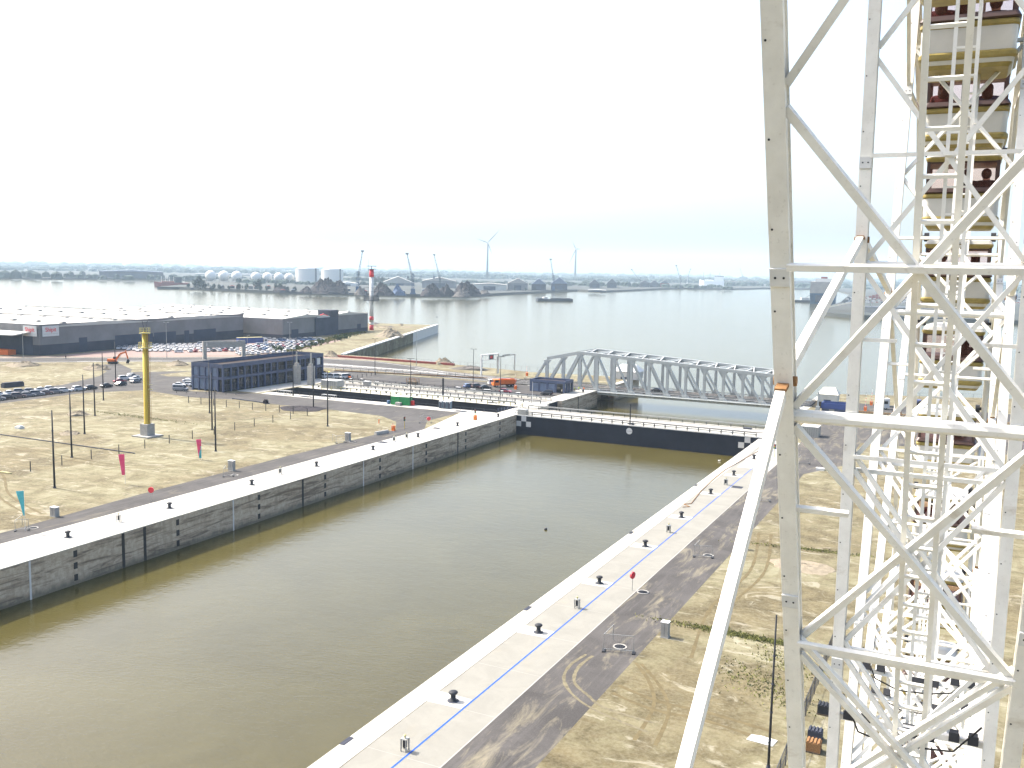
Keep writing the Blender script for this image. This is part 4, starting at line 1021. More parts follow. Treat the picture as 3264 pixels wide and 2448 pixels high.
def heap(label, x, y, r, h, m='dirt_pile', seed=0, group=None, sx=1.0, rz=0, name='dirt_heap', cat='heap', z=0):
    rnd = random.Random(seed); n = 40; b = MB(); rings = 14; vs = []
    pk = [(rnd.uniform(-.45, .45), rnd.uniform(-.45, .45), rnd.uniform(.55, 1.0), rnd.uniform(.55, .95)) for _ in range(5)]+[(rnd.uniform(-.1, .1), rnd.uniform(-.1, .1), 1.0, .9)]
    ph = [rnd.uniform(0, 6.28) for _ in range(4)]
    def H(px, py):
        v = 0
        for a, c, e, w_ in pk: v = max(v, e*(1-math.hypot(px-a, py-c)/w_))
        return v
    top = max(H(i/10-1, k/10-1) for i in range(21) for k in range(21))
    vs.append((0, 0, h*H(0, 0)/top))
    for k in range(1, rings+1):
        for i in range(n):
            a = 2*math.pi*i/n; q = k/rings*(1+.10*math.sin(2*a+ph[0])+.08*math.sin(5*a+ph[1]))
            px, py = q*math.cos(a), q*math.sin(a)
            zz = h*H(px, py)/top*(1+rnd.uniform(-.13, .13))+h*rnd.uniform(-.03, .05) if k < rings else -.15
            vs.append((px*r*sx+rnd.uniform(-.03, .03)*r, py*r+rnd.uniform(-.03, .03)*r, max(zz, -.1) if k < rings else -.15))
    fs = [(0, 1+i, 1+(i+1) % n) for i in range(n)]
    for k in range(rings-1):
        for i in range(n): fs.append((1+k*n+i, 1+(k+1)*n+i, 1+(k+1)*n+(i+1) % n, 1+k*n+(i+1) % n))
    b.add(vs, fs); o = tag(b.build(name, m, None, (x, y, z)), label, cat, group); o.rotation_euler = (0, 0, rz); return o
heap('small dirt heap behind the third pole of the left field', -213.9, 175.3, 3.0, 1.1, seed=1)
heap('low dirt heap beside the second pole of the left field', -192.1, 154.3, 2.6, .8, seed=2)
heap('brown rubble heap at the foot of the pole before the office', -172.5, 216.5, 5.2, .7, 'scrap', 3, sx=1.5)
heap('dirt heap at the road bend beside the excavator', -300.5, 255.0, 5, 1.9, seed=4)
heap('dirt heap beside the main road at the far left', -333, 248.0, 6, 1.6, seed=5)
heap('dirt heap beside the main road behind the office left end', -289, 284.0, 4.5, 1.8, seed=6)
heap('sand heap on the spit near the end of the dock wall', -313, 474.5, 9, 5.0, seed=7)
heap('small sand heap behind the right end of the office', -262, 351, 4, 2.4, seed=8)
heap('sand heap on the shore behind the white lattice gantry', -205, 353.2, 4.5, 2.6, seed=9)
heap('gravel heap between the main road and the shore', -186, 341, 5.5, 1.4, 'scrap_pale', 10, sx=1.6)
heap('brown earth patch heap on the right field beyond the wheel columns', -20, 135, 3.0, .5, 'dirt_pile', 11, sx=1.6)
b = MB(); b.box(-3.4, 3.4, -.9, .9, 0, 1.3); b.box(-3.2, 3.2, -.7, .7, 1.3, 1.6); tag(b.build('pipe_stack', 'facade_low', None, (-279, 203.5, 0)), 'grey stack of pipes behind the parked cars', 'pipe stack').rotation_euler = (0, 0, 1.5)
b = MB(); b.box(-.9, .9, -.7, .7, 0, .5); b.box(-.5, .6, -.4, .5, .5, .75); tag(b.build('stone_slab', 'white_plain', None, (-207.9, 153, 0)), 'flat white slab lying in the left field', 'slab')
b = MB(); b.beam((-1.6, 0, .1), (1.6, .2, .1), .3, .12); b.beam((-1.5, .5, .1), (1.7, .3, .1), .25, .12); tag(b.build('timber_planks', 'yellow_pale', None, (-166.2, 118.7, 0)), 'loose pale planks by the left wire fence', 'planks')
b = MB(); b.lathe([(.14, 0), (.14, .1), (.1, .12), (.1, .75), (.16, .8), (.12, 1.0)], 10); tag(b.build('hydrant', 'orange', None, (-139.6, 206.8, 0)), 'small orange red hydrant on the sand by the road curve', 'hydrant')
b = MB(); b.beam((-8, 0, .12), (8, 0, .12), .3); tag(b.build('steel_pipe', 'facade_low', None, (-194.5, 219.9, .01)), 'long dark pipe lying beside the asphalt before the office', 'pipe').rotation_euler = (0, 0, -.12)
b = MB(); b.box(-.6, .6, -.5, .5, 0, 1.0); b.box(-.3, .5, -.4, .3, 1.0, 1.3); tag(b.build('plate_compactor', 'scrap', None, (-187.5, 218.5, 0)), 'small machine at the end of the pipe before the office', 'machine')
for x, y, m, lab in ((-10.4, 89.4, 'dark_steel', 'dark bin behind the lower wheel column, by the construction fence'), (-10.4, 83.8, 'facade_low', 'stack of dark crates beside the construction fence'), (-10.2, 81.6, 'rust', 'pallet of orange brown tubes beside the construction fence')):
    t = thing('storage_crate', lab, 'crate', (x, y, 0)); MB().box(-.6, .6, -.5, .5, .12, .9).build('box', m, t); MB().box(-.65, .65, -.55, .55, 0, .12).build('pallet', 'bark', t); 
    b = MB(); [b.box(-.55+k*.3, -.4+k*.3, -.48, .48, .9, 1.0) for k in range(4)]; b.build('load', m, t)
b = MB(); b.sheet([(-1.2, -.6), (1.1, -.8), (1.3, .5), (-.2, .7), (-1.0, .5)], .05); b.prism([(-.8, -.4), (.6, -.5), (.7, .3), (-.6, .3)], 0, .12)
tag(b.build('plastic_sheet', 'white_plain', None, (-14.6, 81.4, 0)), 'crumpled white sheet on the sand beside the black pole', 'sheet')
b = MB(); b.box(-.8, .8, -.5, .5, 0, .45); b.box(-.85, .85, -.55, .55, .45, .5); tag(b.build('concrete_box', 'white_plain', None, (-27.8, 206, 0)), 'white concrete box on the sand behind the front wheel column', 'box')
for x, y, r, lab in ((-67.2, 152.7, .28, 'small dark float drifting on the lock water'),):
    b = MB(); b.ball((0, 0, .1), r); tag(b.build('float', 'dark_steel', None, (x, y, WZ), True), lab, 'float')
b = MB(); b.ball((0, 0, .15), .22, sq=(1.5, .7, .7)); b.ball((.3, 0, .33), .1); tag(b.build('gull', 'white_plain', None, (-55.5, 232, WZ), True), 'white gull on the lock water near the gate', 'bird')
# weeds in strips on the right field (uncountable)
rnd = random.Random(5); wb = MB()
for cx, cy, wx, wy, n, sl in ((-20.5, 105, 9, .9, 3000, -.02), (-20, 144.2, 9, .9, 900, .1), (-17, 93, 5, 3.5, 700, -.6), (-16, 100, 4.5, 3.0, 420, -.6), (-196, 181, 22, 1.5, 800, -.03)):
    for _ in range(n):
        x = cx+rnd.gauss(0, .5)*wx; y = cy+rnd.gauss(0, .5)*wy+sl*(x-cx)
        a = rnd.uniform(0, 3.14); h = rnd.uniform(.05, .2); s = rnd.uniform(.03, .11); dx, dy = s*math.cos(a), s*math.sin(a); tx, ty = rnd.uniform(-.15, .15), rnd.uniform(-.15, .15)
        wb.add([(x-dx, y-dy, 0), (x+dx, y+dy, 0), (x+dx*.6+tx, y+dy*.6+ty, h), (x-dx*.5+tx, y-dy*.5+ty, h)], [(0, 1, 2, 3)])
o = tag(wb.build('weeds', 'weed'), 'thin strips of green weeds growing on the sandy fields', 'weeds'); struct(o, 'stuff')

# ============================================================ STORAGE HALLS
def text_mesh(s, size, ext=.03):
    c = bpy.data.curves.new('t', 'FONT'); c.body = s; c.size = size; c.extrude = ext; c.align_x = 'CENTER'; c.align_y = 'CENTER'; c.offset = .02
    o = bpy.data.objects.new('t', c); COL.objects.link(o)
    dg = bpy.context.evaluated_depsgraph_get(); me = bpy.data.meshes.new_from_object(o.evaluated_get(dg))
    bpy.data.objects.remove(o); return me
def hall(name, label, A, B, depth, h, h0=None, low=4.5):
    "hall with its long front from A to B, body behind it"
    A = Vector(A); B = Vector(B); L = (B-A).length; t = thing(name, label, 'storage hall', (A.x, A.y, 0), math.atan2(B.y-A.y, B.x-A.x))
    b = MB(); b.box(0, L, 0, depth, low, h); b.build('wall', 'facade', t)
    b = MB(); b.box(.02, L-.02, .02, depth-.02, 0, low); b.build('lower_wall', 'facade_low', t)
    return t, L
# first hall: front is local +x, outside is -y (towards the camera side is +X world, so local y points to -X)
h1, L1 = hall('storage_hall', 'long pale roofed storage hall with red lettered sign boards on its grey wall', (-362.5, 278.0), (-369.5, 412.5), 165, 12.0)
def roofs(t, L, depth, h, spans, over=.3):
    b = MB(); va = MB()
    y = 0
    xs = [L*i/spans for i in range(spans+1)]
    for a, c in zip(xs, xs[1:]):
        m_ = (a+c)/2
        b.extr([(a, h), (c, h), (m_, h+1.7)], 'y', -over, depth)
        va.box(c-.35, c+.35, 0, depth, h+.02, h+.55)
        k = 6.0
        while k < depth-14:
            for xx in (m_-(c-a)*.22, m_+(c-a)*.22):
                MB().add([(xx-1.3, k, h+1.1), (xx+1.3, k, h+1.1), (xx+1.3, k+2.6, h+1.1), (xx-1.3, k+2.6, h+1.1), (xx-.9, k+.3, h+1.75), (xx+.9, k+.3, h+1.75), (xx+.9, k+2.3, h+1.75), (xx-.9, k+2.3, h+1.75)],
                       [(0, 1, 5, 4), (1, 2, 6, 5), (2, 3, 7, 6), (3, 0, 4, 7), (4, 5, 6, 7)]).build('roof_vent', 'roof_grey', t)
            k += 15.5
    b.build('roof', 'roof_white', t); va.build('roof_gutter', 'roof_grey', t)
roofs(h1, L1, 165, 12.0, 2)
b = MB(); b.box(-.25, L1+.2, -.25, .0, 11.9, 13.4); b.box(-.25, 0, 0, 120, 11.6, 13.4); b.build('parapet', 'facade', h1)
for x0, x1, z1 in ((21, 25.5, 6.6), (62, 66, 6.2), (88, 91.5, 6.4)): MB().box(x0, x1, -.14, -.002, 0, z1).build('hall_door', 'facade_dark', h1)
for x0, x1 in ((42, 58), (67, 82), (95, 112)): MB().box(x0, x1, -.1, -.003, 1.5, 6.4).build('dark_panel', 'facade_dark', h1)
MB().box(-.12, -.002, 4, 70, 0, 9.3).build('bay_shade_panel', 'facade_dark', h1)  # dark panel colour stands in for shade inside the open bay
b = MB(); b.add([(-.2, 5, 10.2), (-9, 5, 9.2), (-9, 70, 9.2), (-.2, 70, 10.2), (-.2, 5, 9.7), (-9, 5, 8.8), (-9, 70, 8.8), (-.2, 70, 9.7)], [(0, 1, 2, 3), (4, 7, 6, 5), (0, 4, 5, 1), (1, 5, 6, 2), (2, 6, 7, 3), (3, 7, 4, 0)]); b.build('canopy', 'roof_white', h1)
for y in (18, 34, 50, 66): MB().box(-8.9, -8.3, y-.3, y+.3, 0, 8.9).build('canopy_post', 'concrete', h1)
MB().box(-6, -2, 12, 30, 0, 2.2).build('orange_stack', 'orange', h1)
def signboard(t, p, rz, w_=6.4, hgt=4.3):
    b = MB(); b.box(-w_/2, w_/2, -.18, 0, -hgt/2, hgt/2); s = b.build('sign_board', 'white_plain', t, p); s.rotation_euler = (0, 0, rz)
    me = text_mesh('Shipit', 2.5, .04); me.materials.append(MATS['red']); o = bpy.data.objects.new('lettering', me); COL.objects.link(o)
    o.parent = s; o.location = (0, -.22, .55); o.rotation_euler = (R(90), 0, 0); o.scale = (1.02, 1.05, 1)
    b = MB(); b.box(-w_/2+.6, w_/2-.6, -.20, -.181, -1.25, -1.15); b.build('thin_line', 'roof_grey', s)
signboard(h1, (5.6, -.3, 10.4), 0, 8.6, 4.5)
signboard(h1, (-.4, 4.9, 10.5), R(-90), 8.0, 4.5)
h2, L2 = hall('storage_hall', 'second storage hall with low white roof ending at the red and white mast', (-347, 419), (-351.6, 508), 150, 11.2, low=2.4)
roofs(h2, L2, 150, 11.2, 2)
for x0, x1, z1 in ((8, 14.5, 4.9), (76.5, 80.5, 5.0)): MB().box(x0, x1, -.14, -.002, 0, z1).build('hall_door', 'facade_dark', h2)
b = MB(); b.box(30.5, 54, -.9, -.005, 0, 10.6); b.build('dark_annex', 'facade_dark', h2)
b = MB(); b.box(45.5, 54.2, -.95, 8, 10.6, 14.6); b.build('stair_tower', 'facade_low', h2)
b = MB(); b.box(33, 45.4, -.6, 3, 10.61, 11.1); b.build('terrace', 'white_plain', h2)
b = MB(); b.beam((36.5, 0, 11.2), (36.5, 0, 12.2), .4, .4); b.beam((36.5, 0, 12), (39.8, 0, 12.6), .6, .5); b.beam((39.8, 0, 12.6), (44, 0, 11.4), .4, .3)
o = tag(b.build('boom_lift', 'red', None, tuple(h2.matrix_basis @ Vector((0, 0, 0)))), 'small red boom lift on the terrace of the second hall', 'boom lift'); o.rotation_euler = h2.rotation_euler
MB().box(.02, 2, .0, 24, 2.4, 11.2)
# ============================================================ VEHICLES
def car_mesh(kind):
    "returns builders: body, glass, wheels, lights; length along x"
    b = MB(); gl = MB()
    L, W_, = (4.3, 1.76) if kind != 'van' else (4.9, 1.92)
    if kind == 'hatch': lo = .92; cab = [(-1.95, lo), (-1.75, 1.38), (-1.3, 1.5), (.05, 1.48), (1.0, lo)]
    elif kind == 'sedan': lo = .90; cab = [(-1.5, lo), (-.95, 1.36), (-.5, 1.43), (.15, 1.42), (1.05, lo)]
    elif kind == 'suv': lo = 1.02; cab = [(-2.05, lo), (-1.9, 1.58), (-1.5, 1.72), (.1, 1.7), (.95, lo)]
    else: lo = 1.1; cab = [(-2.42, lo), (-2.38, 1.85), (-2.2, 1.98), (.95, 1.95), (1.75, lo)]
    hx = L/2; w2 = W_/2
    rings = [(-hx, .45, lo-.12, w2-.14), (-hx+.14, .26, lo-.02, w2-.03), (-hx+.8, .22, lo, w2), (hx-1.3, .22, lo, w2), (hx-.55, .24, lo-.14, w2-.02), (hx-.1, .28, lo-.27, w2-.12), (hx, .42, lo-.36, w2-.22)]
    vs = []
    for x, z0, z1, wy in rings: vs += [(x, -wy, z0), (x, wy, z0), (x, wy+.0, z1-.14), (x, wy-.09, z1), (x, -wy+.09, z1), (x, -wy, z1-.14)]
    fs = [(0, 1, 2, 3, 4, 5)]+[tuple((len(rings)-1)*6+i for i in (5, 4, 3, 2, 1, 0))]
    for k in range(len(rings)-1):
        for i in range(6): fs.append((k*6+i, (k+1)*6+i, (k+1)*6+(i+1) % 6, k*6+(i+1) % 6))
    b.add(vs, fs)
    n = len(cab); vs = []
    for s in (-1, 1):
        for x, z in cab: vs.append((x, s*(w2-.08-(z-lo)*.30), z-.01))
    b.add(vs, [tuple(range(n)), tuple(range(2*n-1, n-1, -1))]+[(i, i+n, i+1+n, i+1) for i in range(n-1)])
    mid = [(x*.9+.02, lo+(z-lo)*.82+.04 if z > lo else lo+.06) for x, z in cab]
    for s in (-1, 1):
        vs = []
        for off in (.0, .028):
            for x, z in mid: vs.append((x, s*(w2-.075-(z-lo)*.30+off-.02), z))
        gl.add(vs, [tuple(range(n)), tuple(range(2*n-1, n-1, -1))]+[(i, i+n, (i+1) % n+n, (i+1) % n) for i in range(n)])
    for i, j in ((n-1, n-2), (0, 1)):
        (xa, za), (xb, zb) = cab[i], cab[j]; dx = .03 if i else -.03
        ya = w2-.2-(za-lo)*.3; yb = w2-.2-(zb-lo)*.3; t0, t1 = .12, .9
        pa = (xa+(xb-xa)*t0, za+(zb-za)*t0); pb = (xa+(xb-xa)*t1, za+(zb-za)*t1)
        gl.add([(pa[0]+dx, -ya, pa[1]+.02), (pa[0]+dx, ya, pa[1]+.02), (pb[0]+dx, yb, pb[1]+.02), (pb[0]+dx, -yb, pb[1]+.02)], [(0, 1, 2, 3)])
    return b, gl, hx, w2
def car0(kind, paint):
    t = thing('parked_car', '', 'car', group='parked cars')
    b, gl, hx, w2 = car_mesh(kind); b.build('body', paint, t); gl.build('window', 'dark_glass', t)
    for x in (-hx+.85, hx-.88):
        for s in (-1, 1):
            q = MB(); q.cyl((x, s*(w2-.2), .33), (x, s*(w2+.02), .33), .33, .33, 14); wq = q.build('wheel', 'rubber', t)
            q = MB(); q.cyl((x, s*(w2+.02), .33), (x, s*(w2+.03), .33), .2, .2, 10); q.build('rim', 'galv', wq)
    for s in (-1, 1):
        MB().box(hx-.2, hx-.08, s*.62-.17, s*.62+.17, .52, .64).build('headlight', 'light_clear', t); MB().box(-hx+.0, -hx+.1, s*.66-.13, s*.66+.13, .62, .8).build('tail_light', 'light_red', t)
    return t
CARS = {k: car0(k, 'car_white') for k in ('hatch', 'sedan', 'suv', 'van')}
def car(kind, paint, x, y, rz, label, group='cars parked along the left road', z=.008):
    t = dup(CARS[kind], (x, y, z), rz, label, group=group)
    if paint != 'car_white': repaint(t, 'car_white', paint)
    return t
CN = {'car_white': 'white', 'car_black': 'black', 'car_grey': 'dark grey', 'car_silver': 'silver', 'car_red': 'dark red', 'car_blue': 'dark blue', 'car_brown': 'brownish'}
KN = {'hatch': 'hatchback', 'sedan': 'saloon car', 'suv': 'estate car', 'van': 'van'}
row = [('suv', 'car_grey', 181.2), ('hatch', 'car_black', 184.6), ('suv', 'car_brown', 188.0), ('hatch', 'car_grey', 191.2), ('suv', 'car_grey', 194.2), ('sedan', 'car_brown', 197.4), ('suv', 'car_grey', 200.8), ('hatch', 'car_silver', 204.0)]
for i, (k, p, y) in enumerate(row):
    car(k, p, -255.2, y, .95, '%s %s parked aslant in the front roadside row, %s from the left' % (CN[p], KN[k], ORD[i]))
for i, (k, p, y) in enumerate((('suv', 'car_silver', 208.6), ('hatch', 'car_black', 213.2), ('hatch', 'car_black', 219.4), ('sedan', 'car_black', 225.2), ('hatch', 'car_grey', 233.4))):
    car(k, p, -254.6-(y > 230)*2.2, y, 1.5+.06*i, '%s %s parked end to end by the road, %s after the slanted cars' % (CN[p], KN[k], ORD[i]))
for i, (k, p, x, y) in enumerate((('sedan', 'car_red', -261, 230.5), ('suv', 'car_silver', -265.5, 236.5), ('hatch', 'car_white', -266.2, 240.2), ('sedan', 'car_white', -262.2, 238.6), ('suv', 'car_white', -268.4, 242.8))):
    car(k, p, x, y, 1.2, '%s %s in the cluster left of the yellow tower, %s from the left' % (CN[p], KN[k], ORD[i]))
rnd = random.Random(3)
for i in range(7):
    k = rnd.choice(['suv', 'hatch', 'sedan']); p = ['car_black', 'car_white', 'car_silver', 'car_grey', 'car_grey', 'car_white', 'car_silver'][i]
    car(k, p, -263.2+.2*i, 184+3.4*i, .95, '%s %s parked aslant in the rear roadside row, %s from the left' % (CN[p], KN[k], ORD[i]))
for i, (k, p, x, y) in enumerate((('sedan', 'car_white', -237.5, 234.0), ('hatch', 'car_white', -236.5, 238.0), ('suv', 'car_silver', -239.5, 240.8), ('sedan', 'car_white', -243.6, 244.4), ('sedan', 'car_silver', -233.0, 236.6))):
    car(k, p, x, y, .6, '%s %s beside the left end of the blue office, %s from left' % (CN[p], KN[k], ORD[i]), 'cars beside the office')
car('van', 'car_grey', -229.2, 226.4, .3, 'dark grey van under the left corner of the blue office', 'cars beside the office')
car('hatch', 'car_blue', -156.4, 286.8, 1.1, 'dark blue hatchback with bright windscreen on the asphalt yard, left of the three', 'cars on the asphalt yard')
car('suv', 'car_brown', -153.6, 287.6, 1.0, 'brownish estate car on the asphalt yard, middle of the three', 'cars on the asphalt yard')
car('sedan', 'car_black', -150.4, 287.4, .8, 'black saloon car on the asphalt yard, right of the three', 'cars on the asphalt yard')
car('hatch', 'car_red', -139.7, 281.6, .1, 'dark red hatchback parked beside the far slot railing', 'cars on the asphalt yard')
car('suv', 'car_black', -126.2, 284.6, 3.3, 'black pickup like car parked before the guard building', 'cars on the asphalt yard')
car('sedan', 'car_black', -97.2, 309.0+4.5, 0, 'black saloon car driving on the truss bridge', 'cars on the asphalt yard', .52*0+.04)
for i, (x, y, p) in enumerate(((-209, 283, 'car_white'), (-206.5, 284.5, 'car_white'), (-212, 281.5, 'car_silver'))):
    car('van', p, x, y, 1.2, '%s van in the yard behind the right end of the office, %s from the left' % (CN[p], ORD[i]), 'vans behind the office')
car('suv', 'car_silver', -351.5, 362, .5, 'silver pickup parked before the hall wall beside the blue trailer', 'cars on the car park')
for k in CARS:  # the originals join the car park
    pass
CARS['van'].location = (-322.5, 372.5, .008); CARS['van'].rotation_euler = (0, 0, .95); CARS['van']['label'] = 'white van on the red car park right of the blue trailer, nearest it'; CARS['van']['group'] = 'cars on the car park'
CARS['suv'].location = (-320.0, 377.5, .008); CARS['suv'].rotation_euler = (0, 0, .95); CARS['suv']['label'] = 'tall white car behind the white van on the red car park'; CARS['suv']['group'] = 'cars on the car park'
CARS['hatch'].location = (-342.2, 407.2, .008); CARS['hatch'].rotation_euler = (0, 0, .4); CARS['hatch']['label'] = 'white hatchback close to the second hall door'; CARS['hatch']['group'] = 'cars on the car park'
CARS['sedan'].location = (-329, 324.5, .008); CARS['sedan'].rotation_euler = (0, 0, .8); CARS['sedan']['label'] = 'white saloon car alone in front of the packed rows left of the office'; CARS['sedan']['group'] = 'cars on the car park'
# distant packed cars: a single small mesh each
far_m = {}
def far_car(kind, paint):
    if (kind, paint) not in far_m:
        b, gl, hx, w2 = car_mesh(kind); n0 = len(b.f); b.cur = 1; b.add(gl.v, gl.f); b.cur = 2
        for x in (-hx+.85, hx-.88): b.box(x-.3, x+.3, -w2-.01, w2+.01, .02, .5)
        o = b.build('parked_car', [paint, 'dark_glass', 'rubber']); far_m[(kind, paint)] = o.data; bpy.data.objects.remove(o)
    return far_m[(kind, paint)]
def inside(p, poly):
    r = False; n = len(poly)
    for i in range(n):
        (xa, ya), (xb, yb) = poly[i], poly[(i+1) % n]
        if (ya > p[1]) != (yb > p[1]) and p[0] < (xb-xa)*(p[1]-ya)/(yb-ya)+xa: r = not r
    return r
def lot(o, d, poly, ncol, nrow, gap, rowgap, label, group, mix, ang):
    d = Vector(d).normalized(); n = Vector((d.y, -d.x)); cnt = 0
    for r in range(nrow):
        for c in range(ncol):
            p = Vector(o)+d*(c*gap)+n*(r*rowgap)
            if not inside(p, poly) or rnd.random() < .04: continue
            k = rnd.choice(['hatch', 'sedan', 'suv', 'hatch']); paint = rnd.choice(mix)
            ob = bpy.data.objects.new('parked_car', far_car(k, paint)); COL.objects.link(ob)
            ob.location = (p.x+rnd.uniform(-.2, .2), p.y+rnd.uniform(-.2, .2), .01); ob.rotation_euler = (0, 0, ang+rnd.uniform(-.03, .03))
            tag(ob, label % CN[paint], 'car', group); cnt += 1
    return cnt
W8 = ['car_white']*11+['car_silver']*2
n1 = lot((-373, 332.5), (.77, .64), [(-374, 330), (-361, 318), (-347, 318), (-330, 334), (-341, 360), (-347, 362)], 16, 6, 2.55, 5.4, '%s car in the packed rows before the first hall', 'packed cars before the first hall', W8, math.atan2(-.77, .64))
n2 = lot((-327, 329), (.56, .83), [(-328, 328), (-300, 333), (-291, 351), (-311, 404), (-330, 408), (-324, 385), (-327, 352)], 30, 7, 2.7, -6.0, '%s car in the mixed rows between hall and office', 'packed cars between hall and office', W8+['car_grey', 'car_black', 'car_red', 'car_blue'], math.atan2(.56, -.83))
n2 += lot((-304, 336), (.62, .79), [(-306, 332), (-297, 331), (-290, 353), (-300, 372)], 16, 2, 2.6, 5.2, '%s car in the two white rows nearest the office roof', 'white rows nearest the office roof', ['car_white'], math.atan2(.62, -.79))
n2 += lot((-343, 404), (.45, .89), [(-348, 400), (-336, 400), (-322, 432), (-340, 424)], 10, 3, 3.0, 6, '%s car parked close to the second hall wall', 'cars close to the second hall wall', ['car_black', 'car_grey', 'car_silver', 'car_blue', 'car_white'], .45)
# lorries
def wheels(t, spots, r=.5, wd=.35):
    for x, y in spots:
        b = MB(); b.cyl((x, y-wd/2, r), (x, y+wd/2, r), r, r, 14); q = b.build('wheel', 'rubber', t); b = MB(); b.cyl((x, y-wd/2-.02, r), (x, y+wd/2+.02, r), r*.5, r*.5, 10); b.build('rim', 'galv', q)
dt = thing('dump_truck', 'orange dump truck standing on the yard left of the guard building', 'dump truck', (-147.5, 296.0, 0), R(225))
b = MB(); b.box(-3.6, 4.0, -.5, .5, .7, 1.0); b.build('chassis', 'dark_steel', dt)
b = MB(); b.extr([(1.9, .7), (4.2, .7), (4.25, 1.6), (4.0, 2.7), (1.9, 2.8)], 'y', -1.25, 1.25); b.build('cab', 'orange', dt)
b = MB(); b.add([(4.275, -1.05, 1.75), (4.275, 1.05, 1.75), (4.08, 1.0, 2.55), (4.08, -1.0, 2.55)], [(0, 1, 2, 3)]); b.box(2.4, 3.7, -1.275, -1.252, 1.7, 2.5); b.box(2.4, 3.7, 1.252, 1.275, 1.7, 2.5); b.build('window', 'dark_glass', dt)
b = MB(); b.extr([(-3.9, 1.25), (1.5, 1.05), (1.75, 2.75), (-4.2, 2.75)], 'y', -1.3, -1.15); b.extr([(-3.9, 1.25), (1.5, 1.05), (1.75, 2.75), (-4.2, 2.75)], 'y', 1.15, 1.3); b.box(-3.8, 1.5, -1.15, 1.15, 1.05, 1.25); b.box(1.45, 1.6, -1.15, 1.15, 1.2, 2.75)
for k in range(6): b.box(-3.6+k, -3.45+k, -1.36, -1.3, 1.2, 2.7); b.box(-3.6+k, -3.45+k, 1.3, 1.36, 1.2, 2.7)
b.build('dump_body', 'orange', dt); wheels(dt, [(x, s*1.05) for x in (3.1, -1.5, -2.8) for s in (-1, 1)], .55)
vv = thing('van_car', 'white van partly hidden behind the orange dump truck', 'van', (-153.0, 299.5, 0), .8)
bb, gg, hx, w2 = car_mesh('van'); bb.build('body', 'car_white', vv); gg.build('window', 'dark_glass', vv); wheels(vv, [(1.5, .85), (1.5, -.85), (-1.5, .85), (-1.5, -.85)], .34, .2)
bt = thing('lorry', 'dark blue curtain sided trailer lorry with white cab before the halls', 'lorry', (-333.0, 377.2, 0), 1.15)
b = MB(); b.box(-7.2, 6.2, -1.25, 1.25, 1.0, 3.9)
for k in range(14): b.box(-7+k, -6.9+k, -1.28, -1.25, 1.1, 3.6)
b.build('trailer', 'truck_blue', bt); MB().box(-7.25, 6.25, -1.28, 1.28, 3.9, 4.0).build('roof', 'yellow_pale', bt)
b = MB(); b.extr([(6.6, .6), (8.8, .6), (8.8, 1.9), (8.5, 3.5), (6.6, 3.7)], 'y', -1.2, 1.2); b.build('cab', 'car_white', bt)
b = MB(); b.box(8.72, 8.83, -1.0, 1.0, 1.9, 2.9); b.box(7.2, 8.3, -1.22, -1.201, 1.9, 2.8); b.build('window', 'dark_glass', bt); wheels(bt, [(x, s*1.0) for x in (-5.5, -4.3, -3.1, 5.2, 7.8) for s in (-1, 1)])
gt = thing('lorry', 'pale grey tractor lorry on the right bank road seen between wheel columns', 'lorry', (-22.6, 314.2, 0), 3.5)
b = MB(); b.box(-3.2, 2.8, -.5, .5, .7, 1.0); b.build('chassis', 'dark_steel', gt)
b = MB(); b.extr([(.7, .6), (2.9, .6), (2.95, 1.8), (2.6, 3.3), (.7, 3.5)], 'y', -1.2, 1.2); b.build('cab', 'car_silver', gt)
b = MB(); b.box(2.75, 2.98, -1.0, 1.0, 1.9, 2.8); b.box(1.2, 2.4, 1.201, 1.22, 1.8, 2.7); b.box(1.2, 2.4, -1.22, -1.201, 1.8, 2.7); b.build('window', 'dark_glass', gt); wheels(gt, [(x, s) for x in (1.9, -2.0) for s in (-1, 1)], .52)
pt = dup(gt, (-13.5, 316.0, 0), 3.3, 'blue tractor lorry on the right bank road behind the ladders'); repaint(pt, 'car_silver', 'truck_blue')
# excavator at the road bend
ex = thing('excavator', 'orange tracked excavator with raised arm at the left road bend', 'excavator', (-312.2, 272.6, 0), .72)
for s in (-1, 1):
    b = MB(); b.extr([(-2.0, .1), (2.0, .1), (2.3, .5), (2.0, .95), (-2.0, .95), (-2.3, .5)], 'y', s*1.2-.3, s*1.2+.3); b.build('track', 'dark_steel', ex)
b = MB(); b.extr([(-2.6, 1.1), (1.6, 1.1), (1.6, 1.7), (.4, 2.1), (-2.4, 2.2)], 'y', -1.35, 1.35); b.build('body', 'orange', ex)
b = MB(); b.extr([(-.2, 1.7), (1.6, 1.7), (1.45, 3.0), (0, 3.1)], 'y', .35, 1.3); b.build('cab', 'dark_glass', ex)
b = MB(); b.beam((1.2, -.1, 1.6), (3.2, -.1, 4.4), .5, .75); b.beam((3.2, -.1, 4.4), (6.0, -.1, 5.2), .45, .65); b.build('boom', 'orange', ex)
b = MB(); b.beam((5.6, -.1, 5.7), (6.6, -.1, 2.2), .4, .55); b.build('stick', 'orange', ex)
b = MB(); b.extr([(5.7, .3), (6.9, .2), (7.4, 1.2), (6.9, 2.1), (6.2, 1.9)], 'y', -.7, .6); b.build('bucket', 'dark_steel', ex)
b = MB(); b.cyl((2.2, -.1, 2.4), (3.9, -.1, 4.1), .1); b.build('ram', 'galv', ex); ex.scale = (.85, .85, .92)
ld = thing('wheel_loader', 'yellow wheel loader behind the right end of the office', 'loader', (-222.5, 290.5, 0), .8)
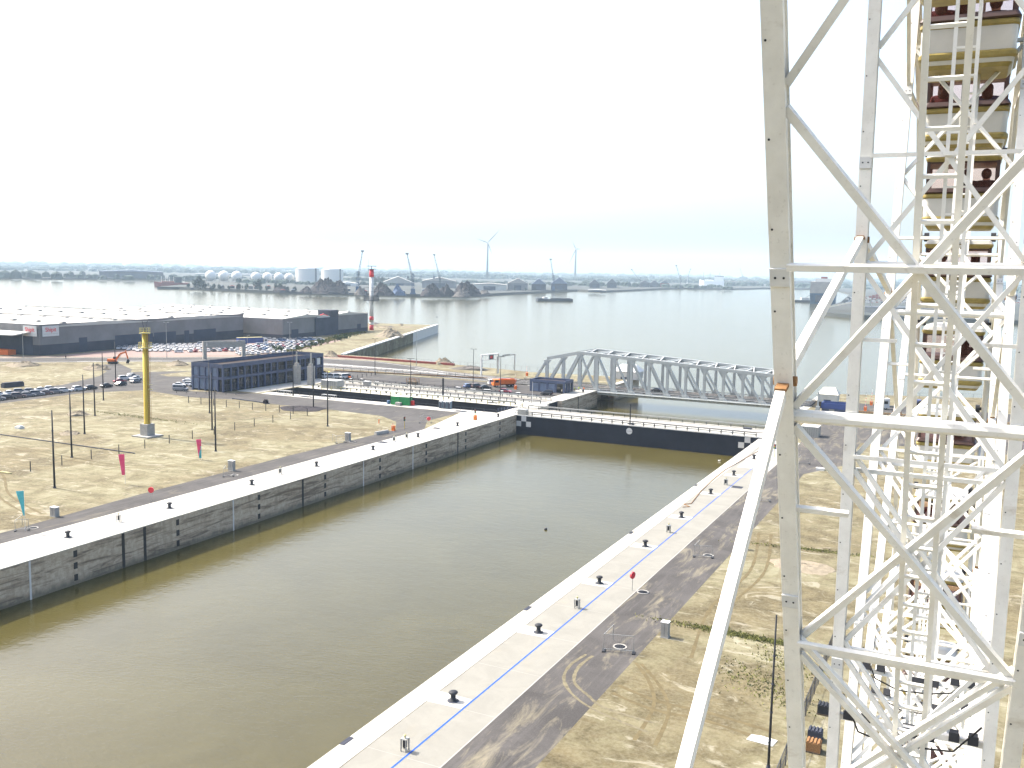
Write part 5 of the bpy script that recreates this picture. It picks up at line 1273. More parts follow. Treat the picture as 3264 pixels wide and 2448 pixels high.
b = MB(); b.extr([(-2.6, .9), (.8, .9), (.8, 1.7), (-2.5, 1.8)], 'y', -.9, .9); b.build('body', 'yellow', ld); b = MB(); b.box(-.6, .9, -.7, .7, 1.7, 3.0); b.build('cab', 'dark_glass', ld); b = MB(); b.beam((.6, 0, 1.4), (2.8, 0, .8), .7, .3); b.box(2.6, 3.4, -1.2, 1.2, .2, 1.0); b.build('bucket', 'yellow', ld); wheels(ld, [(x, s*.95) for x in (1.2, -1.6) for s in (-1, 1)], .65)
ld2 = dup(ld, (-205.2, 284.9, 0), 2.2, 'small orange loader on the yard among dark posts'); repaint(ld2, 'yellow', 'orange'); ld2.scale = (.6, .6, .55)
# ============================================================ PEOPLE
def skin_body(name, joints, edges, m, parent=None, sub=1, thr=None, mats=None):
    me = bpy.data.meshes.new(name); me.from_pydata([j[:3] for j in joints], edges, []); o = bpy.data.objects.new(name, me); COL.objects.link(o)
    sk = o.modifiers.new('s', 'SKIN'); sk.use_smooth_shade = True
    for i, j in enumerate(joints):
        r = j[3]; v = me.skin_vertices[0].data[i]; v.radius = (r, j[4]) if len(j) > 4 else (r, r)
    me.skin_vertices[0].data[0].use_root = True
    ss = o.modifiers.new('u', 'SUBSURF'); ss.levels = sub; ss.render_levels = sub
    dg = bpy.context.evaluated_depsgraph_get(); nm = bpy.data.meshes.new_from_object(o.evaluated_get(dg)); bpy.data.objects.remove(o)
    nm.materials.clear()
    for x in (mats or [m]): nm.materials.append(MATS[x])
    if thr:
        for p in nm.polygons: p.material_index = thr(p.center)
    ob = bpy.data.objects.new(name, nm); COL.objects.link(ob)
    if parent: ob.parent = parent
    return ob
def person_mesh(seated, top, legs):
    if seated:
        J = [(0, 0, .1, .16, .13), (0.0, 0, .34, .15, .12), (.0, 0, .52, .17, .12), (0, 0, .59, .075, .075), (.02, 0, .665, .085, .10), (.02, 0, .77, .08, .09),
             (-.02, .2, .53, .065), (.06, .26, .28, .05), (.26, .2, .2, .04), (.33, .17, .2, .045), (-.02, -.2, .53, .065), (.06, -.26, .28, .05), (.26, -.2, .2, .04), (.33, -.17, .2, .045),
             (.08, .1, .08, .095), (.46, .12, .1, .075), (.5, .12, -.3, .055), (.62, .12, -.36, .05), (.08, -.1, .08, .095), (.46, -.12, .1, .075), (.5, -.12, -.3, .055), (.62, -.12, -.36, .05)]
        zl, zs = .16, .6
    else:
        J = [(0, 0, .95, .16, .12), (0, 0, 1.15, .14, .11), (0, 0, 1.38, .18, .12), (0, 0, 1.48, .07, .07), (.02, 0, 1.58, .085, .1), (.02, 0, 1.7, .08, .09),
             (0, .2, 1.4, .065), (.02, .27, 1.12, .05), (.12, .26, .9, .04), (.16, .26, .82, .045), (0, -.2, 1.4, .065), (.02, -.27, 1.12, .05), (.12, -.26, .9, .04), (.16, -.26, .82, .045),
             (0, .1, .85, .1), (.03, .11, .48, .07), (0, .12, .09, .05), (.14, .12, .05, .05), (0, -.1, .85, .1), (-.03, -.11, .48, .07), (0, -.12, .09, .05), (.14, -.12, .05, .05)]
        zl, zs = .93, 1.47
    E = [(0, 1), (1, 2), (2, 3), (3, 4), (4, 5), (2, 6), (6, 7), (7, 8), (8, 9), (2, 10), (10, 11), (11, 12), (12, 13), (0, 14), (14, 15), (15, 16), (16, 17), (0, 18), (18, 19), (19, 20), (20, 21)]
    thr = lambda c: 2 if (c.z > zs+.0 and abs(c.y) < .12) or (abs(c.y) > .14 and c.x > .22 and c.z > .12 and seated) or (not seated and abs(c.y) > .2 and c.z < .9) else (0 if c.z > zl and (c.x < .3 or not seated) else 1)
    o = skin_body('person', J, E, None, None, 1, thr, [top, legs, 'skin']); return o, J
def person(label, loc, rz, seated, top, legs='trousers', hair='hair_dark', sc=1.0, long=False, group=None):
    o, J = person_mesh(seated, top, legs); o.location = loc; o.rotation_euler = (0, 0, rz); o.scale = (sc, sc, sc); tag(o, label, 'person', group)
    hz = J[4][2]; h = MB(); h.ball((-.02, 0, hz+.08), .125, 12, 8, (1.0, .92, 1.05))
    if long: h.ball((-.05, 0, hz-.02), .12, 10, 7, (.7, 1, 1.5))
    h.build('hair', hair, o, None, True)
    return o
person('person in dark clothes and yellow vest standing beside the guard building', (-121.5, 297.2, 0), 1.0, False, 'cloth_hivis')
person('second person in yellow vest standing at the guard building corner', (-120.9, 300.0, 0), 2.5, False, 'cloth_hivis')
person('person in orange jacket standing on the quay corner beside the bridge', (-118.9, 299.5, 0), -2.0, False, 'orange')
person('person in pale shirt standing near the black car before the guard building', (-123.0, 290.0, 0), 0.5, False, 'tarp')
person('person in black standing alone at the edge of the main road far left', (-342, 274.4, 0), 0, False, 'cloth_black')
person('person in dark clothes standing on the sandy shore left of the bridge', (-150.5, 347, 0), 0, False, 'cloth_black')
# ============================================================ SHRUBS BESIDE THE CAR PARK
def leafy(name, label, loc, rx, ry, h, n, m, leaf, seed, trunk=.0, group=None, cat='shrub'):
    rnd = random.Random(seed); t = thing(name, label, cat, loc, rnd.uniform(0, 6), group)
    cl = [(rnd.gauss(0, .45)*rx, rnd.gauss(0, .45)*ry, trunk+(h-trunk)*rnd.uniform(.15, .85), rnd.uniform(.25, .55)) for _ in range(14)]
    b = MB()
    for _ in range(n):
        c = rnd.choice(cl); s = leaf*rnd.uniform(.6, 1.4)
        p = Vector((c[0]+rnd.gauss(0, .3)*rx*c[3]*1.6, c[1]+rnd.gauss(0, .3)*ry*c[3]*1.6, max(.05, c[2]+rnd.gauss(0, .3)*h*c[3])))
        a = Vector((rnd.gauss(0, 1), rnd.gauss(0, 1), rnd.gauss(0, 1))).normalized(); u = a.orthogonal().normalized()*s; v = a.cross(u).normalized()*s*.8
        b.add([p-u-v, p+u-v*.6, p+u*.7+v, p-u*.8+v*.9], [(0, 1, 2, 3)])
    b.build('foliage' if cat == 'shrub' else 'crown', m, t)
    q = MB(); q.cyl((0, 0, 0), (0, 0, max(trunk, h*.5)), max(.12, h*.03), h*.012, 7); 
    for k in range(3): q.cyl((0, 0, h*.25), (rnd.uniform(-.5, .5)*rx, rnd.uniform(-.5, .5)*ry, h*.65), h*.015, h*.006, 5)
    q.build('trunk', 'bark', t); return t
for i, (x, y, rx, h, s) in enumerate(((-294.5, 352.5, 2.6, 3.2, 'green shrub at the front corner of the car park'), (-296.5, 356, 2.2, 2.4, 'low green shrub behind the front corner shrub of the car park'), (-300, 371, 2.4, 2.2, 'green shrub along the car park edge, nearer the cars'), (-309, 396, 2.6, 2.3, 'green shrub along the car park edge, beyond the mixed rows'), (-314, 410, 2.8, 2.6, 'green shrub before the dark part of the second hall'), (-320, 434, 3.0, 3.0, 'large green shrub at the far edge of the car park'), (-325, 446, 3.0, 2.2, 'low shrub on the sand before the second hall'))):
    leafy('shrub', s, (x, y, 0), rx, rx*.8, h, 420, 'leaf', .22, 40+i)
gp = MB(); rnd = random.Random(8)
for _ in range(2400):
    t_ = rnd.random(); x = -293+(-352+293)*t_+rnd.gauss(0, 2.6); y = 352+(500-352)*t_+rnd.gauss(0, 2.6); a = rnd.uniform(0, 3.1); s = rnd.uniform(.15, .5); h = rnd.uniform(.15, .6)
    dx, dy = s*math.cos(a), s*math.sin(a); gp.add([(x-dx, y-dy, 0), (x+dx, y+dy, 0), (x+dx*.7, y+dy*.7, h), (x-dx*.6, y-dy*.6, h)], [(0, 1, 2, 3)])
struct(tag(gp.build('grass', 'weed'), 'strip of rough grass along the car park and hall edge', 'grass'), 'stuff')

# ============================================================ DOCK WALL ON THE SPIT
dw = thing('dock_wall', 'long pale concrete dock wall along the sand spit', 'dock wall')
b = MB(); b.prism([(-262.6, 361), (-351.6, 597), (-353.4, 596.4), (-264.4, 360.4)], -11, .25); b.prism([(-351.7, 597), (-353.2, 596.6), (-362, 592), (-361, 594.5)], -11, .24); b.build('wall', 'white_plain', dw)
b = MB(); b.prism([(-262.45, 361), (-351.45, 597.1), (-353.5, 596.5), (-264.5, 360.4)], .251, .6); b.build('coping', 'white_plain', dw)
bm = thing('beacon', 'thin beacon pole at the tip of the sand spit', 'beacon', (-350, 592, 0)); MB().cyl((0, 0, 0), (0, 0, 5.6), .1, .08, 6).build('pole', 'galv', bm); MB().box(-.3, .3, -.3, .3, 5.6, 6.4).build('lamp', 'facade_dark', bm)
rnd = random.Random(21)
for i in range(7):
    x = -388+rnd.uniform(-8, 34); y = 560+rnd.uniform(-16, 16)
    heap('', x, y, rnd.uniform(2, 5), rnd.uniform(.6, 1.6), rnd.choice(['dirt_pile', 'scrap_pale']), 60+i, 'small heaps on the tip of the sand spit')['label'] = 'small heap of sand or rubble on the tip of the sand spit'

# ============================================================ FAR SHORE
GZ = -1.2
def far(u, v): return at(u, v, GZ)
def yawto(p): return math.atan2(p.y, p.x)-math.pi/2      # local x across the view, local y away
# gas spheres
for i, (u, wpx, v) in enumerate(((672, 34, 898), (714, 33, 898), (755, 33, 899), (816, 32, 901), (853, 31, 901), (889, 31, 902), (922, 30, 902))):
    p = far(u, v); r = wpx*mpp(p)/2
    t = thing('gas_sphere', 'white spherical gas tank on the far shore, %s from the left' % ORD[i], 'storage tank', p, yawto(p), 'white gas spheres on the far shore')
    b = MB(); b.ball((0, 0, r*1.12), r, 20, 12); b.build('sphere', 'white_plain', t, None, True)
    b = MB(); 
    for k in range(8): a = k*math.pi/4; b.cyl((r*.85*math.cos(a), r*.85*math.sin(a), 0), (r*.85*math.cos(a), r*.85*math.sin(a), r*1.0), r*.05, n=6)
    b.build('legs', 'galv', t)
for i, (u, v, wpx, hpx) in enumerate(((980, 903, 73, 44), (1059, 901, 69, 40))):
    p = far(u, v); s = mpp(p); r = wpx*s/2; h = hpx*s
    t = thing('storage_tank', 'big white cylindrical storage tank on the far shore, %s one' % ('left', 'right')[i], 'storage tank', p, yawto(p), 'big white tanks on the far shore')
    b = MB(); b.lathe([(r, 0), (r, h)], 32); b.build('shell', 'white_plain', t, None, False)
    b = MB(); b.lathe([(r*1.01, h), (r*.7, h*1.13), (r*.3, h*1.2), (.1, h*1.22)], 32); b.build('roof', 'white_plain', t, None, True)
    b = MB(); b.cyl((r*.72, -r*.72, 0), (r*.72, -r*.72, h*1.1), r*.07, n=8); b.build('stair_tower', 'crane_grey', t)
# scrap and ore piles
for i, (u, v, wpx, hpx, m, lab) in enumerate(((1050, 935, 118, 44, 'scrap', 'big dark scrap pile below the right white tank'), (980, 934, 60, 20, 'scrap', 'low dark scrap pile left of the biggest pile'), (1150, 940, 40, 26, 'scrap_pale', 'pale pile just left of the radar mast'), (1216, 941, 84, 40, 'scrap', 'dark scrap pile right of the radar mast'),
      (1268, 941, 50, 34, 'crane_blue', 'bluish scrap pile before the left harbour crane'), (1380, 944, 80, 40, 'scrap', 'dark scrap pile between the two harbour cranes'), (1425, 943, 50, 36, 'scrap', 'dark square edged scrap pile right of the second crane'), (1490, 943, 88, 46, 'scrap', 'tall scrap pile with pale foot right of the cranes'), (1474, 946, 62, 24, 'scrap_pale', 'pale rubble pile at the foot of the tall scrap pile'), (1545, 940, 46, 16, 'scrap_pale', 'low reddish rubble pile near the quay corner'), (900, 930, 60, 18, 'scrap', 'low dark pile among bushes on the far quay'))):
    p = far(u, v); s = mpp(p); heap(lab, p.x, p.y, wpx*s/2, hpx*s, m, 80+i, 'scrap and rubble piles on the far quay', name='scrap_pile', z=GZ)
def crane(label, u, v, htower, boom, vtop, utop, m='crane_blue', wpx=9):
    p = far(u, v); s = mpp(p); t = thing('harbour_crane', label, 'crane', p, yawto(p), 'harbour cranes on the far quays')
    w_ = wpx*s; h = htower*s
    b = MB(); b.box(-w_, w_, -w_, w_, 0, w_*.6); b.build('chassis', m, t)
    b = MB(); b.box(-w_*.8, w_*.8, -w_*.8, w_*1.0, w_*.6, w_*2.0); b.build('machine_house', m, t)
    b = MB()
    for sx in (-.33, .33): b.box(sx*w_-w_*.11, sx*w_+w_*.11, -w_*.2, w_*.2, w_*2, h)
    k = w_*2
    while k < h: b.beam((-.33*w_, 0, k), (.33*w_, 0, k+w_*.6), w_*.08); k += w_*.6
    b.box(-w_*.5, w_*.5, -w_*.25, w_*.25, h, h+w_*.25); b.build('tower', m, t)
    q0 = Vector((0, 0, h*.62)); q1 = Vector(((utop-u)*s, -w_*2, (v-vtop)*s)); d = q1-q0
    b = MB(); a = max(.5, w_*.10)
    for o in (Vector((a*2.2, 0, 0)), Vector((-a*2.2, 0, 0))): b.beam(q0+o, q1+o*.4, a*.8)
    n = 12
    for k in range(n):
        c = q0+d*(k/n); e = q0+d*((k+1)/n); b.beam(c+Vector((a*2.2, 0, 0))*(1 if k % 2 else -1)*(1-.6*k/n), e+Vector((a*2.2, 0, 0))*(-1 if k % 2 else 1)*(1-.6*k/n), a*.5)
    b.build('boom', 'crane_grey', t)
    b = MB(); b.box(q1.x-a*5, q1.x+a*5, q1.y-a*2, q1.y+a*2, q1.z-a*2, q1.z+a*3); b.build('boom_head', 'crane_grey', t)
    b = MB(); b.beam((0, 0, h), q1, a*.45); b.build('stay', 'crane_grey', t)
    return t, s
crane('blue harbour crane behind the radar mast', 1141, 932, 64, None, 802, 1155)
t, s = crane('blue grey harbour crane with grab, left of a pair beside scrap piles', 1316, 938, 62, None, 811, 1297)
b = MB(); b.cyl((-16*s, -18*s*0-12, 58*s), (-16*s, -12, 112*s), .12, n=4); b.lathe([(3*s, 50*s), (2.2*s, 56*s), (.5*s, 59*s)], 8, (-16*s, -12, 0)); b.build('grab', 'facade_dark', t)
t, s = crane('brownish harbour crane with grab, right of a pair beside scrap piles', 1402, 920, 42, None, 814, 1383, 'ship_dark', 6)
b = MB(); b.lathe([(3*s, 32*s), (2.2*s, 38*s), (.5*s, 42*s)], 8, (-19*s, -12, 0)); b.cyl((-19*s, -12, 42*s), (-19*s, -12, 104*s), .12, n=4); b.build('grab', 'facade_dark', t)
crane('slim harbour crane beside two dark gabled sheds', 1764, 926, 46, None, 828, 1753, 'crane_blue', 6)
crane('small far crane left of the far dock sheds', 2040, 915, 30, None, 861, 2012, 'crane_grey', 3)
crane('far crane left of the white ship', 2168, 918, 40, None, 848, 2153, 'crane_grey', 4)
crane('pale far crane close to the white ship', 2190, 906, 30, None, 858, 2199, 'white_plain', 3)
crane('far crane near the big wheel column', 2366, 898, 22, None, 858, 2358, 'crane_grey', 3)
# sheds
def shed(label, u, v, wpx, hpx, rpx, depth, m='facade', m2='facade', name='harbour_shed', group='sheds on the far quays'):
    p = far(u, v); s = mpp(p); t = thing(name, label, 'shed', p, yawto(p), group); w_ = wpx*s/2; h = hpx*s; r = rpx*s
    b = MB(); b.box(-w_, w_, 0, depth, 0, h); b.build('wall', m, t)
    b = MB(); b.extr([(-w_-.5, h), (w_+.5, h), (0, h+r)], 'y', -.6, depth); b.build('roof', m2, t)
    MB().box(-w_*.35, w_*.35, -.4, -.02, 0, h*.7).build('door', 'facade_dark', t)
    return t
shed('pale low gabled shed behind the bluish scrap pile', 1268, 910, 104, 8, 20, 160, 'facade', 'roof_grey')
shed('long pale shed behind the tall scrap pile', 1400, 918, 110, 22, 12, 120, 'facade', 'roof_grey')
shed('broad pale shed right of the tall scrap pile', 1560, 925, 110, 18, 4, 80, 'roof_white', 'roof_grey')
shed('grey gabled shed nearest the quay corner', 1650, 925, 64, 22, 16, 90, 'facade', 'roof_grey')
shed('dark blue gabled shed, left of two beside the slim crane', 1717, 926, 46, 20, 18, 90, 'facade_low', 'blue_panel')
shed('dark blue gabled shed, right of two beside the slim crane', 1782, 924, 52, 20, 20, 90, 'facade_low', 'blue_panel')
shed('dark gabled shed behind the barge, left one', 1895, 918, 32, 14, 14, 120, 'facade_low', 'crane_grey')
shed('dark gabled shed behind the barge, right one', 1950, 918, 30, 16, 14, 120, 'facade_low', 'crane_grey')
shed('low flat pavilion with white roof on the quay edge', 1903, 931, 56, 6, 2, 30, 'ship_dark', 'white_plain')
for u, w_, m in ((2054, 30, 'facade_low'), (2085, 26, 'facade_low'), (2118, 28, 'ship_red')): shed('small gabled far shed, at %s of the three before the far ship' % {2054: 'the left', 2085: 'the middle', 2118: 'the right'}[u], u, 915, w_, 12, 10, 150, m, 'crane_grey')
for u, v, w_, h, lab in ((700, 876, 150, 3, 'long white roofed far hall above the gas spheres'), (830, 879, 130, 4, 'long white roofed far hall above the right gas spheres'), (925, 867, 62, 3, 'white roofed far hall left of the big tanks'), (1118, 872, 56, 4, 'white roofed far hall right of the big tanks'), (1380, 880, 50, 3, 'white roofed far hall behind the grab crane'), (1640, 884, 90, 3, 'white roofed far hall right of the near wind turbine')):
    shed(lab, u, v, w_, h, 1.5, 90, 'facade', 'white_plain', group='long far halls')
shed('long dark far hall on the left shore beyond the water', 420, 886, 190, 20, 5, 120, 'facade_low', 'blue_panel', group='long far halls')
shed('white factory roof seen right of the big tanks behind the quay', 1105, 912, 70, 9, 4, 60, 'white_plain', 'white_plain')
for i, (u, w_) in enumerate(((2560, 60), (2640, 44), (2392, 50), (2330, 60))): shed('low pale building on the far right shore, %s' % ('left of the docked blue ship', 'behind the docked blue ship', 'just left of the wheel column', 'farther left of the column')[i], u, 909, w_, 12, 2, 60, 'facade', 'roof_grey')
rnd = random.Random(91)
for i in range(34):
    u = 620+i*29+rnd.uniform(-9, 9); u = u if u < 1620 else 1750+(u-1620)*8
    v = (926 if u < 900 else 936 if u < 1500 else 927)-rnd.uniform(0, 9)
    p = far(u, v); s = mpp(p); w_ = rnd.uniform(5, 16)*s; h = rnd.uniform(4, 9)*s
    t = thing('yard_shed', 'small %s yard shed among the clutter of the far quay' % ('dark' if i % 3 else 'pale'), 'shed', p, yawto(p), 'small yard sheds on the far quay')
    MB().box(-w_/2, w_/2, 0, 14, 0, h).build('wall', 'facade_low' if i % 3 else 'facade', t)
    b = MB(); b.extr([(-w_/2-.4, h), (w_/2+.4, h), (0, h+rnd.uniform(1, 4)*s)], 'y', -.5, 14.5); b.build('roof', rnd.choice(['blue_panel', 'roof_grey', 'ship_red', 'crane_grey']), t)
# wind turbines
for lab, u, v, hub, blades in (('tall white wind turbine on the far land, the nearer and left one', 1553, 890, 775, ((-1.24, 34), (.73, 52), (2.78, 36))), ('white wind turbine on the far land, the farther and right one', 1833, 889, 795, ((-.45, 24), (1.55, 14), (3.55, 46)))):
    p = far(u, v); s = mpp(p); t = thing('wind_turbine', lab, 'wind turbine', p, yawto(p), 'wind turbines on the far land'); h = (v-hub)*s
    b = MB(); b.cyl((0, 0, 0), (0, 0, h), 3.6*s, 2.2*s, 14); b.build('tower', 'crane_grey', t, None, True)
    b = MB(); b.box(-1.6*s, 1.6*s, -4*s, 6*s, h-1.6*s, h+1.8*s); b.build('nacelle', 'white_plain', t)
    for a, l in blades:
        b = MB(); d = Vector((math.sin(a), 0, math.cos(a))); q = Vector((0, -5*s, h)); e = q+d*l*s*1.15
        n_ = Vector((math.cos(a), 0, -math.sin(a)))
        b.add([q+n_*.8*s, q-n_*.8*s, q+d*l*.3*s-n_*1.5*s, e, q+d*l*.3*s+n_*1.1*s]+[x+Vector((0, .5*s, 0)) for x in (q+n_*.8*s, q-n_*.8*s, q+d*l*.3*s-n_*1.5*s, e, q+d*l*.3*s+n_*1.1*s)], [(0, 1, 2, 3, 4), (9, 8, 7, 6, 5)]+[(i, i+5, (i+1) % 5+5, (i+1) % 5) for i in range(5)])
        b.build('blade', 'crane_grey', t)
    b = MB(); b.ball((0, -5*s, h), 1.4*s); b.build('hub', 'white_plain', t)
# ships and barges
def hull(t, L, W_, h, m, bow=.16, zb=-1.5):
    b = MB(); xs = [-L/2, -L/2+L*.03, L/2-L*bow, L/2]; ws = [W_*.42, W_*.5, W_*.5, W_*.04]; hs = [h*1.05, h, h, h*1.25]; vs = []
    for x, w_, hh in zip(xs, ws, hs): vs += [(x, -w_*.85, zb), (x, w_*.85, zb), (x, w_, hh), (x, -w_, hh)]
    fs = [(0, 1, 2, 3), (15, 14, 13, 12)]
    for k in range(3):
        for i in range(4): fs.append((k*4+i, (k+1)*4+i, (k+1)*4+(i+1) % 4, k*4+(i+1) % 4))
    b.add(vs, fs); b.build('hull', m, t)
p0 = at(1711, 960, WZ); p1 = at(1826, 961, WZ); c = (p0+p1)/2; L = (p1-p0).length
bg_ = thing('barge', 'long dark inland barge crossing the wide dock', 'barge', (c.x, c.y, WZ), math.atan2(p1.y-p0.y, p1.x-p0.x))
hull(bg_, L, 11, 3.4, 'ship_dark', .06); MB().box(-L*.1, L*.44, -4.2, 4.2, 3.3, 4.6).build('hold_cover', 'ship_dark', bg_); MB().box(-L*.33, -L*.22, -4, 4, 3.3, 6.3).build('wheelhouse', 'white_plain', bg_); MB().box(-L*.30, -L*.25, -4.05, 4.05, 4.9, 5.9).build('window', 'dark_glass', bg_)
b = MB(); [b.box(-L*.12+k*L*.06, -L*.12+k*L*.06+2.5, -3.6, 3.6, 4.6, 5.1) for k in range(9)]; b.build('hatch', 'crane_grey', bg_); MB().box(-L*.47, -L*.34, -4.4, 4.4, 3.3, 4.8).build('stern_house', 'ship_dark', bg_); b = MB(); b.cyl((L*.4, 0, 3), (L*.4, 0, 8), .2, n=6); b.build('mast', 'crane_grey', bg_)
p = at(512, 913, WZ); s = mpp(p); sh = thing('cargo_ship', 'reddish ship with dark funnel moored at the left tip of the far quay', 'ship', (p.x+20, p.y+10, WZ), yawto(p)+math.pi)
hull(sh, 105*s, 16, 13*s, 'ship_red', .2); MB().box(-30*s, -10*s, -6, 6, 13*s, 30*s).build('superstructure', 'ship_dark', sh); MB().box(-8*s, 30*s, -6, 6, 13*s, 17*s).build('deck_cargo', 'ship_red', sh)
b = MB(); [b.cyl((k*12*s-5*s, 0, 13*s), (k*12*s-5*s, 0, 32*s), .5, n=6) for k in range(4)]; b.build('mast', 'white_plain', sh)
p = at(2268, 911, GZ); s = mpp(p); ws = thing('white_ship', 'white ship with tall superstructure at the far dock', 'ship', p, yawto(p)+math.pi)
hull(ws, 78*s, 20, 16*s, 'ship_white', .2, 0); MB().box(-36*s, -8*s, -9, 9, 15*s, 34*s).build('superstructure', 'ship_white', ws); MB().box(-36.4*s, -8*s, -9.2, 9.2, 30*s, 32*s).build('window', 'facade_low', ws); MB().box(-6*s, 22*s, -8, 8, 15*s, 19*s).build('deck_house', 'ship_white', ws); b = MB(); [b.cyl((k*s, 0, 15*s), (k*s, 0, 42*s), .6, n=6) for k in (-24, 6, 26)]; b.build('mast', 'crane_grey', ws)
p = at(2620, 968, WZ); s = mpp(p); cc = thing('car_carrier', 'huge grey and blue car carrier ship docked behind the wheel columns', 'ship', (p.x-6, p.y+60, WZ), R(97))
b = MB(); b.add([(-90, -15, 0), (75, -15, 0), (100, 0, 0), (75, 15, 0), (-90, 15, 0), (-95, -16, 17), (80, -16, 17), (106, 0, 17), (80, 16, 17), (-95, 16, 17)], [(4, 3, 2, 1, 0), (5, 6, 7, 8, 9), (0, 1, 6, 5), (1, 2, 7, 6), (2, 3, 8, 7), (3, 4, 9, 8), (4, 0, 5, 9)]); b.build('hull', 'ship_blue', cc)
b = MB(); b.add([(-95, -16, 17), (80, -16, 17), (104, 0, 17), (80, 16, 17), (-95, 16, 17), (-94, -15.6, 35), (80, -15.6, 35), (96, 0, 35), (80, 15.6, 35), (-94, 15.6, 35)], [(4, 3, 2, 1, 0), (5, 6, 7, 8, 9), (0, 1, 6, 5), (1, 2, 7, 6), (2, 3, 8, 7), (3, 4, 9, 8), (4, 0, 5, 9)]); b.build('upper_hull', 'roof_grey', cc)
cc.scale = (1, 1.3, 1.05); MB().box(-85, -70, -10, 10, 35, 40).build('bridge_house', 'white_plain', cc); b = MB(); b.box(-60, -50, -4, 4, 35, 43); b.box(30, 45, -8, 8, 35, 37); b.box(-20, 0, -7, 7, 35, 37.4); b.build('deck_gear', 'ship_red', cc); MB().box(-95.6, -95, -9, 9, 3, 14).build('stern_ramp', 'facade_low', cc)
p = at(2560, 964, WZ); tb = thing('tug_boat', 'small white and dark boat moored at the stern of the car carrier', 'boat', (p.x, p.y, WZ), R(20)); hull(tb, 46, 10, 4, 'ship_dark', .25); MB().box(-4, 10, -3.4, 3.4, 4, 8.5).build('wheelhouse', 'white_plain', tb); b = MB(); b.beam((-4, 0, 4), (18, 0, 17), .6); b.build('derrick', 'crane_grey', tb)
p = at(2590, 886, GZ); s = mpp(p); sc_ = thing('container_crane', 'tall dark ship to shore crane with raised boom behind the car carrier', 'crane', p, yawto(p))
b = MB()
for x in (-5, 5):
    for y in (-8, 8): b.beam((x*s, y*s, 0), (x*s*.8, y*s*.8, 26*s), 1.3*s)
b.box(-6*s, 6*s, -9*s, 9*s, 22*s, 25*s); b.build('portal', 'crane_grey', sc_); b = MB(); b.beam((-6*s, 0, 24*s), (-9*s, 0, 60*s), 1.5*s); b.build('boom', 'crane_grey', sc_); b = MB(); b.beam((0, 0, 24*s), (3*s, 0, 56*s), 1.0*s); b.beam((3*s, 0, 56*s), (24*s, 0, 26*s), .6*s); b.beam((-9*s, 0, 60*s), (3*s, 0, 56*s), .4*s); b.build('mast', 'crane_grey', sc_); MB().box(2*s, 20*s, -3*s, 3*s, 25*s, 30*s).build('machine_house', 'crane_grey', sc_)
for u, top in ((2640, 33), (2652, 37)): 
    p = at(u, 890, GZ); s = mpp(p); t = thing('chimney', 'thin far chimney right of the raised crane boom, %s one' % ('left' if u == 2640 else 'right'), 'chimney', p); MB().cyl((0, 0, 0), (0, 0, top*s), 1.0*s, .7*s, 10).build('shaft', 'crane_grey', t); MB().cyl((0, 0, top*s), (0, 0, (top+3)*s), 1.3*s, 1.3*s, 10).build('cap', 'crane_grey', t)
# dock land at the right: stacks of dark and red cargo, parked vehicles as stuff
shed('long low grey quay hall behind the wheel columns', 2890, 1000, 330, 16, 3, 60, 'roof_grey', 'crane_grey')
b = MB(); b.beam((-30, 0, 0), (34, 0, 16), 14, 1.4); b.beam((34, 0, 16), (34, 0, 0), 1.5); tag(b.build('conveyor', 'tarp', None, at(2680, 990, GZ)), 'slanting pale conveyor roof on the dark pier behind the columns', 'conveyor')
rnd = random.Random(31); b = MB(); b1 = MB()
for _ in range(520):
    p = at(rnd.uniform(2700, 3264), rnd.uniform(948, 966), GZ); a = p; b.cur = rnd.choice([0, 0, 0, 1, 2]); b.box(a.x-2, a.x+2, a.y-1, a.y+1, GZ, GZ+1.5)
struct(tag(b.build('stored_vehicles', ['car_white', 'ship_dark', 'ship_red']), 'mass of tiny stored vehicles on the far right dock', 'vehicles'), 'stuff')
for i, (u, w_, m) in enumerate(((2790, 40, 'ship_red'), (2850, 30, 'ship_dark'), (2740, 30, 'ship_dark'), (3010, 60, 'ship_blue'), (3120, 50, 'ship_red'), (3210, 60, 'ship_blue'))):
    p = at(u, 952, GZ); s = mpp(p); b = MB()
    for k in range(4): b.box(-w_*s/2+k*w_*s/4, -w_*s/2+(k+.9)*w_*s/4, -6, 6, 0, (8+3*((k*7+i) % 3))*s)
    o = tag(b.build('cargo_stack', m, None, p), 'stack of %s containers on the far right dock, %s from the left' % ({'ship_red': 'red', 'ship_dark': 'dark', 'ship_blue': 'blue'}[m], ORD[sorted([2790, 2850, 2740, 3010, 3120, 3210]).index(u)]), 'containers'); o.rotation_euler = (0, 0, yawto(p))
